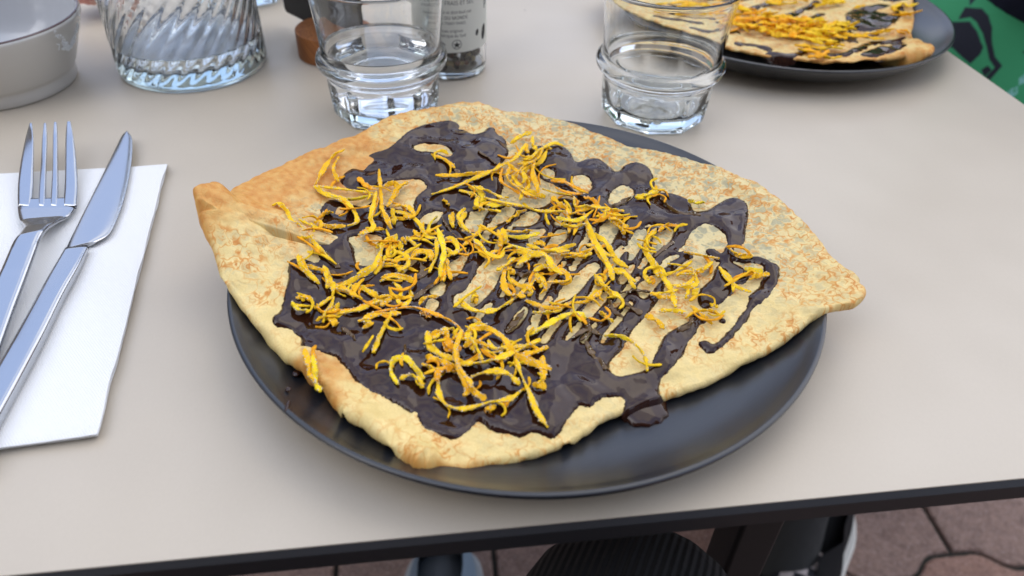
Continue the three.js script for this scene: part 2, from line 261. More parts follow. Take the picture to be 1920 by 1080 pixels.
// the baked surface: cream batter, holes of burst bubbles, brown lace on the ridges between them
function hash(i, j, s) { let h = Math.imul(i, 374761393) + Math.imul(j, 668265263) + Math.imul(s, 974634787) | 0; h = Math.imul(h ^ h >>> 13, 1274126177); return ((h ^ h >>> 16) >>> 0) / 4294967296; }
function worley(x, y, s) {
  const i = Math.floor(x), j = Math.floor(y); let f1 = 9, f2 = 9, id = 0;
  for (let b = -1; b <= 1; b++) for (let a = -1; a <= 1; a++) { const p = i + a, q = j + b, dx = p + hash(p, q, s) - x, dy = q + hash(p, q, s + 1) - y, d = dx * dx + dy * dy; if (d < f1) { f2 = f1; f1 = d; id = hash(p, q, s + 2); } else if (d < f2) f2 = d; }
  return [Math.sqrt(f1), Math.sqrt(f2), id];
}
function crepeMaps(C, regions, w) {
  const h = Math.round(w * (C.z1 - C.z0) / (C.x1 - C.x0)), col = new Uint8Array(w * h * 4), bmp = new Uint8Array(w * h * 4);
  const regs = regions.map(([x, y, tan, lace, pit]) => { const p = C.on(x, y); return [p.x, p.z, tan, lace, pit]; });
  // coarse region field
  const q = 12, rw = Math.ceil(w / q) + 2, rh = Math.ceil(h / q) + 2, reg = new Float32Array(rw * rh * 4);
  for (let j = 0; j < rh; j++) for (let i = 0; i < rw; i++) {
    const x = C.x0 + i * q / w * (C.x1 - C.x0), z = C.z0 + j * q / h * (C.z1 - C.z0); let s = 0, a = 0, b = 0, c = 0, ed = 1;
    for (const r of regs) { const k = 1 / ((x - r[0]) ** 2 + (z - r[1]) ** 2 + 6e-5) ** 1.8; s += k; a += k * r[2]; b += k * r[3]; c += k * r[4]; }
    for (let e = 0; e < C.n; e += 3) { const p = C.edge[e], d = (p.x - x) ** 2 + (p.z - z) ** 2; if (d < ed) ed = d; }
    reg.set([a / s, b / s, c / s, Math.sqrt(ed)], (j * rw + i) * 4);
  }
  for (let j = 0; j < h; j++) for (let i = 0; i < w; i++) {
    const x = C.x0 + (i + 0.5) / w * (C.x1 - C.x0), z = C.z0 + (j + 0.5) / h * (C.z1 - C.z0);
    const u = i / q, v = j / q, a = Math.floor(u), b = Math.floor(v), fu = u - a, fv = v - b, R = (k) => lerp(lerp(reg[(b * rw + a) * 4 + k], reg[(b * rw + a + 1) * 4 + k], fu), lerp(reg[((b + 1) * rw + a) * 4 + k], reg[((b + 1) * rw + a + 1) * 4 + k], fu), fv);
    const tan = R(0), lace = R(1), pit = R(2), ed = R(3);
    const wx = x + 0.0017 * N2(x * 210, z * 210), wz = z + 0.0017 * N2(x * 210 + 40, z * 210);
    const A = worley(wx / 0.0064, wz / 0.0064, 3), B = worley(wx / 0.0031, wz / 0.0031, 17), n1 = N2(x * 70, z * 70), n2 = N2(x * 190 + 7, z * 190), n3 = N2(x * 900, z * 900), n4 = N2(x * 34 + 90, z * 34);
    // ridges between bubbles brown where the batter touched the pan
    const ridA = (1 - sstep(0.01, 0.16 + 0.12 * N2(x * 150, z * 150 + 30), A[1] - A[0])) * sstep(-1.2, -0.2, N2(x * 160 + 3, z * 160) + 0.4 * N2(x * 55, z * 55 + 12)), ridB = 1 - sstep(0.03, 0.20, B[1] - B[0]);
    const contact = sstep(0.05, 0.75, lace + 0.42 * n4 + 0.25 * n1 + 0.02 + 0.45 * Math.exp(-ed / 0.005) * sstep(0.2, 0.6, lace + tan));
    let brown = contact * Math.max(0.9 * ridA, 0.62 * ridB * sstep(-0.3, 0.5, 0.6 * n2 + 0.8 * n1)) + 0.14 * contact * sstep(-0.2, 0.8, n2 + 0.5 * n1);
    const solid = sstep(0.2, 0.95, tan + 0.20 * n1 + 0.06 * n2 + 0.75 * Math.exp(-ed / 0.0022) * sstep(0.45, 0.8, lace + tan));
    brown = Math.max(brown, solid * (0.76 + 0.08 * n2 + 0.10 * n3 + 0.12 * ridB));
    brown = Math.min(1, Math.max(0, brown));
    const hole = (A[2] > 0.4 ? 1 - sstep(0.20, 0.46, A[0]) : 0) * pit, hole2 = (B[2] > 0.45 ? 1 - sstep(0.12, 0.42, B[0]) : 0) * Math.min(1, pit + 0.25 * solid);
    const hol = Math.min(1, Math.max(hole * 0.95, hole2 * 0.8)) * (1 - 0.5 * brown);
    let r = 229 + 6 * n1, g = 203 + 7 * n1, bl = 134 + 9 * n1;
    r = lerp(r, 204, pit * 0.6); g = lerp(g, 192, pit * 0.6); bl = lerp(bl, 150, pit * 0.6);
    r = lerp(r, 164, hol); g = lerp(g, 158, hol); bl = lerp(bl, 126, hol);
    const dk = 0.5 + 0.28 * n2 + 0.15 * n1;
    r = lerp(r, lerp(214, 190, dk), brown); g = lerp(g, lerp(152, 118, dk), brown); bl = lerp(bl, lerp(68, 40, dk), brown);
    const k = (j * w + i) * 4, gr = n3 * 4; col[k] = r + gr; col[k + 1] = g + gr; col[k + 2] = bl + gr; col[k + 3] = 255;
    const hh = 150 - 105 * hol + 26 * (ridA + ridB) * 0.5 + 12 * n3 + 14 * n2 - 20 * (1 - sstep(0.0, 0.5, B[0])) * 0.5; bmp[k] = bmp[k + 1] = bmp[k + 2] = Math.min(255, Math.max(0, hh)); bmp[k + 3] = 255;
  }
  const mk = (d, s) => { const t = new THREE.DataTexture(d, w, h); t.magFilter = THREE.LinearFilter; t.minFilter = THREE.LinearMipmapLinearFilter; t.generateMipmaps = true; if (s) t.colorSpace = THREE.SRGBColorSpace; t.needsUpdate = true; return t; };
  return { map: mk(col, true), bumpMap: mk(bmp, false) };
}
// px, py, solid browning, lace, holes
const REG = [[385, 380, .8, .3, 0], [480, 380, .95, .3, .1], [560, 330, 1, .3, .2], [650, 290, .85, .5, .5], [600, 400, .45, .5, .9], [520, 430, .5, .6, .5], [430, 470, .15, .55, .25], [470, 560, 0, .15, .1], [450, 500, .1, .5, .3], [500, 560, .0, .6, .15], [540, 640, 0, .0, .0], [600, 690, .75, .4, 0], [640, 730, .45, .4, 0], [690, 760, .05, .05, 0], [720, 800, 0, .0, 0], [790, 840, .35, .4, 0], [850, 860, .3, .6, 0], [930, 840, .1, .5, .1], [1020, 830, 0, .2, .1], [1100, 790, 0, .05, .1], [1160, 770, 0, .15, .2], [740, 230, .4, .7, .4], [860, 210, .35, .9, .7], [960, 230, .1, .8, .9], [1100, 270, .0, .8, 1], [1220, 310, 0, .65, 1], [1330, 345, .05, .7, .95], [1420, 380, .15, .7, .7], [1500, 440, .12, .7, .45], [1440, 430, 0, .4, .95], [1420, 490, 0, .5, 1], [1560, 520, .15, .75, .3], [1600, 545, .15, .7, .2], [1500, 540, 0, .35, .35], [1440, 600, 0, .15, .2], [1400, 660, 0, .3, .1], [1480, 600, .05, .35, .1], [1300, 700, 0, .1, .1], [1240, 600, .05, .5, .2], [1180, 670, 0, .4, .1], [900, 540, .05, .25, .6], [960, 420, 0, .15, .9], [1080, 540, .1, .25, .3], [700, 470, .05, .3, .6], [1150, 440, .0, .2, .9], [1320, 440, .0, .3, 1], [830, 500, .1, .5, .4]];
{
  const m = crepeMaps(crepe, REG, 2000);
  const g = crepe.geo(130); g.translate(-PC.x, 0, -PC.z);
  solo('crepe', g, phys(lin(1, 1, 1), 0.55, { ...m, bumpScale: 0.0007, sheen: 0.0 }), V(PC.x, T, PC.z), 'golden lacy crepe with folded edges, topped with dark chocolate sauce and orange zest curls', 'crepe');
}

// ------------------------------------------------------------------ chocolate
function edt(mask, w, h) {   // distance in cells to the nearest set cell
  const INF = 1e9, f = new Float64Array(w * h), n = Math.max(w, h), v = new Int32Array(n), z = new Float64Array(n + 1), d = new Float64Array(n);
  for (let i = 0; i < w * h; i++) f[i] = mask[i] ? 0 : INF;
  const one = (get, set, len) => {
    let k = 0; v[0] = 0; z[0] = -INF; z[1] = INF;
    for (let q = 1; q < len; q++) { let s; do { const r = v[k]; s = ((get(q) + q * q) - (get(r) + r * r)) / (2 * q - 2 * r); } while (s <= z[k] && --k > -1); k++; v[k] = q; z[k] = s; z[k + 1] = INF; }
    k = 0; for (let q = 0; q < len; q++) { while (z[k + 1] < q) k++; d[q] = (q - v[k]) ** 2 + get(v[k]); }
    for (let q = 0; q < len; q++) set(q, d[q]);
  };
  for (let x = 0; x < w; x++) one((q) => f[q * w + x], (q, val) => { f[q * w + x] = val; }, h);
  for (let y = 0; y < h; y++) { const o = y * w; const row = f.slice(o, o + w); one((q) => row[q], (q, val) => { f[o + q] = val; }, w); }
  return f.map(Math.sqrt);
}
function sauce(C, shapes, step, thick) {   // shapes: ['+' or '-', polygon pixels] or ['s', polyline pixels, width in pixels]
  const w = Math.ceil((C.x1 - C.x0) / step), h = Math.ceil((C.z1 - C.z0) / step), mask = new Uint8Array(w * h), outl = new Uint8Array(w * h);
  const fill = (P, arr, val) => {
    const zs = P.map((p) => p.z), j0 = Math.max(0, Math.floor((Math.min(...zs) - C.z0) / step)), j1 = Math.min(h - 1, Math.ceil((Math.max(...zs) - C.z0) / step));
    for (let j = j0; j <= j1; j++) {
      const z = C.z0 + (j + 0.5) * step, X = [];
      for (let i = 0, k = P.length - 1; i < P.length; k = i++) { const a = P[i], b = P[k]; if ((a.z > z) !== (b.z > z)) X.push((b.x - a.x) * (z - a.z) / (b.z - a.z) + a.x); }
      X.sort((a, b) => a - b);
      for (let k = 0; k + 1 < X.length; k += 2) for (let i = Math.max(0, Math.round((X[k] - C.x0) / step)); i < Math.min(w, Math.round((X[k + 1] - C.x0) / step)); i++) arr[j * w + i] = val;
    }
  };
  const rounded = (poly) => { const c = new THREE.CatmullRomCurve3(poly.map(([x, y]) => C.on(x, y)), true, 'centripetal'); return c.getPoints(poly.length * 5); };
  fill(C.edge, outl, 1);
  for (const [k, pts, wd] of shapes) {
    if (k === 's' || k === 'n') {
      const c = new THREE.CatmullRomCurve3(pairs(pts).map(([x, y]) => C.on(x, y)), false, 'centripetal').getPoints(200);
      const m = W(pts[0] + 1, pts[1], C.c.y).distanceTo(W(pts[0], pts[1], C.c.y));
      c.forEach((p, i) => { const r = wd * m / 2 * (1 + 0.25 * N2(i * 0.06, wd)), n = Math.ceil(r / step), ci = Math.round((p.x - C.x0) / step), cj = Math.round((p.z - C.z0) / step); for (let b = -n; b <= n; b++) for (let a = -n; a <= n; a++) if ((a * a + b * b) * step * step < r * r) { const ii = ci + a, jj = cj + b; if (ii >= 0 && jj >= 0 && ii < w && jj < h) mask[jj * w + ii] = k === 's' ? 1 : 0; } });
    } else fill(rounded(pairs(pts)), mask, k === '+' ? 1 : 0);
  }
  const dOut = edt(mask, w, h), inv = mask.map((m) => 1 - m), dIn = edt(inv, w, h), dEdge = edt(outl, w, h);
  let sd = new Float32Array(w * h); for (let i = 0; i < w * h; i++) sd[i] = (dIn[i] - dOut[i]) * step;
  for (let it = 0; it < 5; it++) { const o = sd.slice(); for (let j = 1; j < h - 1; j++) for (let i = 1; i < w - 1; i++) { const k = j * w + i; o[k] = (sd[k] * 2 + sd[k - 1] + sd[k + 1] + sd[k - w] + sd[k + w]) / 6; } sd = o; }
  const id = new Int32Array(w * h).fill(-1), pos = [], idx = [];
  const y = (k, x, z) => {
    const d = sd[k] + 0.00030 * N2(x * 560, z * 560) + 0.00012 * N2(x * 1100, z * 1100), th = thick * (0.85 + 0.4 * N2(x * 60, z * 60));
    const up = d > 0 ? th * (1 - Math.exp(-d / 0.0011)) + (0.00055 * N2(x * 62, z * 62 + 3) + 0.00010 * N2(x * 150, z * 150)) * sstep(0, 0.005, d) : d * 1.5;
    const o = dEdge[k] * step; return C.hs(x, z) + up - Math.min(0.011, Math.max(0, o - 0.0005) * 1.7);
  };
  const vert = (i, j) => { const k = j * w + i; if (id[k] < 0) { const x = C.x0 + (i + 0.5) * step, z = C.z0 + (j + 0.5) * step; id[k] = pos.length / 3; pos.push(x, y(k, x, z), z); } return id[k]; };
  for (let j = 0; j + 1 < h; j++) for (let i = 0; i + 1 < w; i++) { const k = j * w + i; if (Math.max(sd[k], sd[k + 1], sd[k + w], sd[k + w + 1]) > -0.0011) { const a = vert(i, j), b = vert(i + 1, j), c = vert(i, j + 1), d = vert(i + 1, j + 1); idx.push(a, c, b, b, c, d); } }
  { // the liquid surface levels itself out a little
    const nb = new Map(); for (let k = 0; k < w * h; k++) if (id[k] >= 0) nb.set(id[k], k);
    for (let it = 0; it < 3; it++) { const old = pos.slice(); for (const [v, k] of nb) { if (sd[k] < -0.0002) continue; let sm = 0, c = 0; for (const q of [k - 1, k + 1, k - w, k + w]) if (id[q] >= 0) { sm += old[id[q] * 3 + 1]; c++; } if (c === 4) pos[v * 3 + 1] = old[v * 3 + 1] * 0.3 + sm / 4 * 0.7; } }
  }
  const g = new THREE.BufferGeometry(); g.setAttribute('position', new THREE.Float32BufferAttribute(pos, 3)); g.setIndex(idx); g.computeVertexNormals();
  return { g, sd: (x, z) => { const i = Math.floor((x - C.x0) / step), j = Math.floor((z - C.z0) / step); return i < 0 || j < 0 || i >= w || j >= h ? -1 : sd[j * w + i]; } };
}
const chocMat = phys(lin(0.026, 0.0080, 0.0040), 0.05, { ior: 1.46, specularIntensity: 1 });
const SHAPES = [
  ['+', [638, 344, 658, 315, 695, 289, 726, 279, 748, 261, 771, 244, 798, 233, 832, 227, 857, 231, 876, 247, 886, 253, 904, 249, 914, 240, 926, 239, 931, 250, 946, 260, 951, 274, 953, 288, 940, 308, 945, 335, 930, 380, 905, 388, 890, 397, 850, 397, 800, 410, 785, 405, 775, 395, 780, 370, 800, 350, 790, 338, 760, 338, 735, 342, 700, 352, 668, 358]],
  ['+', [978, 288, 1006, 274, 1030, 276, 1049, 274, 1070, 286, 1080, 304, 1102, 299, 1123, 299, 1144, 313, 1155, 322, 1173, 309, 1194, 305, 1215, 313, 1227, 336, 1226, 357, 1205, 368, 1186, 374, 1160, 388, 1140, 394, 1120, 386, 1080, 374, 1050, 352, 1010, 332]],
  ['+', [542, 486, 558, 482, 568, 475, 576, 458, 588, 436, 600, 415, 600, 393, 620, 375, 650, 380, 680, 388, 700, 378, 740, 392, 775, 395, 800, 402, 850, 395, 900, 385, 930, 375, 960, 385, 1010, 390, 1050, 372, 1120, 382, 1172, 385, 1180, 435, 1208, 426, 1250, 428, 1268, 445, 1262, 475, 1285, 470, 1300, 480, 1272, 500, 1255, 517, 1240, 555, 1225, 575, 1205, 600, 1186, 619, 1171, 647, 1142, 689, 1157, 705, 1182, 702, 1214, 690, 1228, 664, 1249, 626, 1276, 611, 1297, 600, 1316, 602, 1305, 623, 1289, 648, 1281, 664, 1256, 696, 1238, 714, 1237, 735, 1240, 752, 1205, 768, 1172, 772, 1171, 752, 1143, 744, 1119, 752, 1105, 763, 1087, 760, 1066, 788, 1045, 816, 1031, 823, 999, 812, 981, 819, 946, 814, 918, 805, 900, 791, 885, 801, 867, 817, 846, 823, 815, 812, 789, 796, 781, 781, 760, 768, 737, 755, 708, 739, 680, 726, 659, 703, 644, 687, 625, 667, 587, 655, 566, 648, 563, 636, 542, 618, 524, 615, 511, 608, 511, 595, 524, 584, 532, 556, 540, 527]],
  ['+', [1173, 382, 1187, 371, 1236, 362, 1265, 364, 1293, 378, 1302, 396, 1318, 396, 1335, 389, 1364, 373, 1381, 372, 1399, 380, 1404, 400, 1399, 428, 1390, 463, 1367, 460, 1357, 438, 1328, 421, 1311, 424, 1293, 442, 1279, 463, 1254, 485, 1240, 470, 1262, 444, 1250, 423, 1208, 424, 1180, 437, 1170, 414]],
  ['+', [1349, 494, 1383, 497, 1402, 510, 1405, 526, 1383, 535, 1371, 554, 1345, 573, 1320, 579, 1308, 560, 1314, 541, 1333, 523]],
  ['s', [1378, 440, 1366, 468, 1362, 480, 1383, 485, 1408, 486, 1430, 490, 1446, 503], 15], ['s', [1446, 503, 1444, 522, 1432, 546, 1415, 560], 24], ['s', [1415, 560, 1396, 592, 1371, 623, 1349, 645, 1336, 652, 1320, 646], 13], ['s', [1320, 646, 1332, 655], 20], ['s', [1330, 470, 1352, 486, 1366, 496], 16],
  ['s', [1353, 600, 1355, 601], 10], ['s', [1316, 600, 1300, 590], 16],
  ...[
    [775, 279, 783, 271, 809, 270, 832, 274, 849, 287, 841, 294, 830, 292, 804, 284, 783, 283], [656, 446, 690, 440, 716, 446, 712, 470, 706, 492, 690, 498, 671, 496, 664, 470], [744, 377, 752, 357, 767, 341, 783, 339, 780, 351, 770, 370, 767, 383, 749, 383], [788, 411, 806, 398, 830, 397, 827, 406, 814, 419, 793, 419], [755, 474, 770, 463, 785, 462, 780, 480, 765, 490],
    [882, 406, 898, 393, 916, 388, 908, 408, 898, 432, 882, 434], [934, 396, 947, 388, 965, 393, 952, 411, 931, 421], [960, 424, 968, 416, 986, 398, 1009, 401, 1004, 419, 985, 424], [853, 556, 871, 545, 887, 524, 902, 498, 915, 486, 959, 480, 938, 514, 928, 535, 907, 561, 887, 576, 856, 576], [1050, 566, 1068, 530, 1089, 506, 1115, 491, 1125, 498, 1104, 524, 1084, 548, 1063, 563], [843, 493, 868, 480, 881, 465, 866, 504, 856, 517, 845, 519], [1091, 587, 1115, 561, 1138, 545, 1138, 558, 1120, 581, 1104, 597],
    [951, 626, 954, 613, 975, 581, 988, 576, 988, 587, 967, 615], [988, 623, 1006, 597, 1016, 587, 1011, 605, 998, 626], [1058, 639, 1073, 615, 1091, 602, 1089, 613, 1071, 633], [1034, 452, 1040, 439, 1053, 429, 1064, 435, 1058, 452, 1040, 460], [1178, 489, 1193, 453, 1209, 427, 1214, 432, 1204, 458, 1183, 489], [1128, 422, 1150, 410, 1162, 423, 1152, 445, 1138, 465, 1125, 455], [1071, 344, 1079, 331, 1095, 328, 1108, 341, 1108, 354, 1095, 364, 1078, 358], [1143, 382, 1149, 359, 1167, 349, 1186, 359, 1183, 372, 1154, 387], [1017, 315, 1038, 320, 1040, 331, 1022, 336],
    [1223, 456, 1235, 434, 1262, 431, 1257, 450, 1232, 472], [797, 575, 805, 562, 820, 562, 818, 578, 805, 588], [806, 548, 820, 535, 832, 528, 834, 545, 825, 556], [1030, 480, 1045, 466, 1062, 462, 1050, 490, 1034, 504], [1160, 520, 1176, 500, 1190, 496, 1182, 515, 1165, 535], [990, 440, 1005, 430, 1022, 432, 1010, 448, 994, 455], [1195, 540, 1215, 520, 1240, 516, 1222, 545, 1205, 560]].map((p) => ['-', p]),
  ...[[1012, 560, 1035, 522, 1058, 492], [1122, 540, 1142, 505, 1166, 470], [1150, 575, 1172, 545, 1196, 520], [1084, 472, 1098, 450, 1112, 428], [985, 548, 1002, 512, 1020, 482], [1018, 640, 1034, 616, 1048, 598], [1128, 640, 1144, 616, 1162, 598], [1200, 502, 1218, 476, 1236, 452], [928, 472, 940, 448, 955, 428], [1044, 420, 1054, 404, 1066, 394], [1000, 602, 1014, 580, 1030, 560], [905, 452, 918, 428, 932, 408], [868, 432, 876, 416, 884, 400], [1092, 640, 1104, 622, 1116, 606], [960, 560, 972, 538, 986, 515], [1240, 500, 1254, 486, 1268, 480], [745, 520, 760, 500, 776, 486], [1176, 470, 1188, 450, 1200, 436], [1062, 596, 1074, 580, 1088, 566], [1148, 612, 1166, 588, 1184, 566], [1104, 560, 1118, 540, 1132, 522], [1026, 470, 1036, 450, 1048, 432], [970, 500, 984, 476, 998, 456], [892, 600, 904, 584, 918, 570], [940, 556, 950, 536, 962, 518], [1136, 505, 1150, 482, 1164, 462], [1215, 545, 1230, 528, 1246, 515], [1072, 505, 1086, 482, 1098, 466], [1040, 575, 1050, 556, 1060, 540]].map((p, i) => ['n', p, 7 + (i * 7) % 6]),
];
const S1 = sauce(crepe, SHAPES, 0.00034, 0.0018);
{
  const g = thing('chocolate_sauce', V(PC.x, T, PC.z), 'glossy dark chocolate sauce drizzled over the front crepe, spilling onto its plate', 'sauce');
  part('sauce_layer', S1.g.translate(-PC.x, 0, -PC.z), chocMat, g);
  const c = W(1205, 762, 0.009), blob = new THREE.SphereGeometry(1, 48, 32), p = blob.attributes.position;
  for (let i = 0; i < p.count; i++) { let x = p.getX(i), y = p.getY(i), z = p.getZ(i); const k = 1 + 0.08 * N2(x * 1.5, z * 1.5); y = y > 0 ? Math.pow(y, 0.8) : y * 0.5; p.setXYZ(i, x * 0.0106 * k, y * 0.0042, z * 0.0098 * k); }
  blob.computeVertexNormals();
  part('drip', blob, chocMat, g, V(c.x - PC.x, 0.0072, c.z - PC.z));
  [[560, 719, 0.0016], [545, 748, 0.0011], [540, 765, 0.0013]].forEach(([x, y, r], i) => {
    const q = W(x, y, i === 2 ? 0.0205 : i ? 0.0125 : 0.0085), rr = Math.hypot(q.x - PC.x, q.z - PC.z), b = new THREE.SphereGeometry(r, 16, 10); b.scale(i === 2 ? 0.6 : 1, 0.5, i === 2 ? 2.2 : 1.1);
    solo('chocolate_drop', b, chocMat, V(q.x, T + (i === 2 ? 0.0218 : plateY(rr) + 0.0002), q.z), i === 2 ? 'thin smear of chocolate on the rim of the front plate' : 'tiny chocolate drop on the bare dark plate below the crepe edge', 'sauce', i === 2 ? undefined : 'chocolate drops on the front plate');
  });
}

// ------------------------------------------------------------------ orange zest
const zestBump = tex(128, 512, (u, v) => { const n = 128 + 60 * N2(u * 22, v * 60) + 55 * N2(u * 44, v * 130); return [n, n, n]; });
const zestMats = [[0.96, 0.68, 0.012], [0.96, 0.60, 0.007], [0.96, 0.52, 0.004], [0.95, 0.41, 0.003]].map((c) => phys(lin(...c), 0.55, { vertexColors: true, specularIntensity: 0.6, bumpMap: zestBump, bumpScale: 0.00025 }));
const darkZest = phys(lin(0.10, 0.052, 0.012), 0.22, { vertexColors: true });
const shredMat = phys(lin(1, 1, 1), 0.55, { vertexColors: true, specularIntensity: 0.6, bumpMap: zestBump, bumpScale: 0.00025 });
function shreds(list, c, label) { const m = solo('zest_shreds', mergeGeometries(list).translate(-c.x, 0, -c.z), shredMat, V(c.x, T, c.z), label, 'zest'); m.userData.kind = 'stuff'; return m; }
const sugarMat = phys(lin(0.9, 0.82, 0.62), 0.25, { transmission: 0.35, thickness: 0 });
const zr = mulberry(31);
const octa = new THREE.OctahedronGeometry(1, 0); octa.deleteAttribute('uv');
const loose = [];
function zestStrip(C, px, o) {   // px: [[x, y] ...] photo pixels along the strip
  const c2 = new THREE.CatmullRomCurve3(px.map(([x, y]) => V(x, y, 0)), false, 'centripetal'), len = c2.getLength(), n = Math.max(10, Math.min(110, Math.round(len / o.res)));
  const ph = zr() * 50, raw = c2.getSpacedPoints(n), sd0 = zr() * 100;
  const pts = raw.map((q, i) => { const t = i / n; return C.on(q.x, q.y, o.lift + o.arch * Math.sin(Math.PI * t) * (0.6 + 0.4 * N2(t * 3, ph))); });
  const rings = [], cols = [], m = 12, tw0 = (zr() - 0.5) * 1.6, twA = 0.5 + zr() * 0.8;
  const X = V(0, 0, 0), U = V(0, 0, 0), B = V(0, 0, 0);
  for (let i = 0; i <= n; i++) {
    X.subVectors(pts[Math.min(n, i + 1)], pts[Math.max(0, i - 1)]).normalize(); B.crossVectors(X, V(0, 1, 0)).normalize(); U.crossVectors(B, X);
    const t = i / n, tw = tw0 + twA * N2(t * 2.2 * Math.max(1, len / 120), ph + 9), ca = Math.cos(tw), sa = Math.sin(tw);
    const endT = Math.min(1, 0.45 + 5 * Math.min(t, 1 - t)), w = o.w / 2 * endT * (1 + 0.30 * N2(t * len / 24, sd0) + 0.08 * N2(t * len / 6, sd0 + 70)), th = o.th / 2 * (1 + 0.2 * N2(t * len / 18, sd0 + 5));
    const r = [];
    for (let k = 0; k < m; k++) {
      const a = k / m * 2 * Math.PI, cx = Math.sign(Math.cos(a)) * Math.pow(Math.abs(Math.cos(a)), 0.45) * w, cy = Math.sign(Math.sin(a)) * Math.pow(Math.abs(Math.sin(a)), 0.45) * th;
      const jag = 1 + 0.08 * N2(t * len / 5 + k * 3.1, sd0 + k) + (Math.abs(Math.cos(a)) > 0.8 ? 0.20 * N2(t * len / 3.0, sd0 + 20 + k) : 0);
      r.push(pts[i].clone().addScaledVector(B, (cx * ca - cy * sa) * jag).addScaledVector(U, (cx * sa + cy * ca) * jag));
      const pale = cy < 0 ? 1.06 : 1, v = 1 + 0.13 * N2(t * len / 14, sd0 + 40 + k * 0.3); cols.push([v * pale, v * (cy < 0 ? 1.22 : 1), v * (cy < 0 ? 2.2 : 1)]);
    }
    rings.push(r);
  }
  const mean = pts.reduce((a, p) => a.add(p), V(0, 0, 0)).multiplyScalar(1 / pts.length);
  rings.unshift(rings[0].map(() => pts[0].clone())); rings.push(rings[rings.length - 1].map(() => pts[n].clone()));
  const g = ringGeo(rings), cc = []; for (let i = 0; i < rings.length; i++) for (let k = 0; k <= m; k++) cc.push(...cols[Math.min(n, Math.max(0, i - 1)) * m + k % m]);
  g.setAttribute('color', new THREE.Float32BufferAttribute(cc, 3)); g.translate(-mean.x, -mean.y, -mean.z);
  const mat = o.dark ? darkZest : zestMats[Math.min(3, Math.max(0, Math.floor((0.5 + 0.5 * N2(px[0][0] / 130, px[0][1] / 130)) * 2.0 + zr() * 1.9)))];
  if (o.stuff) { g.translate(mean.x, mean.y, mean.z); const tint = zestMats[1 + Math.floor(zr() * 3)].color, ca = g.attributes.color; for (let i = 0; i < ca.count; i++) ca.setXYZ(i, ca.getX(i) * tint.r, ca.getY(i) * tint.g, ca.getZ(i) * tint.b); o.stuff.push(g); return; }
  const mesh = solo('zest_strip', g, mat, V(mean.x, T + mean.y, mean.z), o.labelOf ? o.labelOf(zestMats.indexOf(mat), len, c2.points[0].distanceTo(c2.points[c2.points.length - 1]) / len, mean) : o.label, 'zest', o.group);
  if (o.sugar) {
    const gs = [], cnt = Math.round(len * o.sugar); for (let k = 0; k < cnt; k++) {
      const i = 1 + Math.floor(zr() * n), p = rings[i][Math.floor(zr() * m)].clone().sub(mean), s = (0.00018 + 0.00036 * zr() * zr()) * (o.big ?? 1), q = octa.clone();
      q.applyMatrix4(new THREE.Matrix4().compose(p, new THREE.Quaternion().setFromEuler(new THREE.Euler(zr() * 3, zr() * 3, zr() * 3)), V(s, s * (0.7 + 0.5 * zr()), s))); gs.push(q);
    }
    if (gs.length) { const s = part('sugar_grains', mergeGeometries(gs), sugarMat, mesh); s.userData.kind = 'stuff'; }
  }
  return mesh;
}
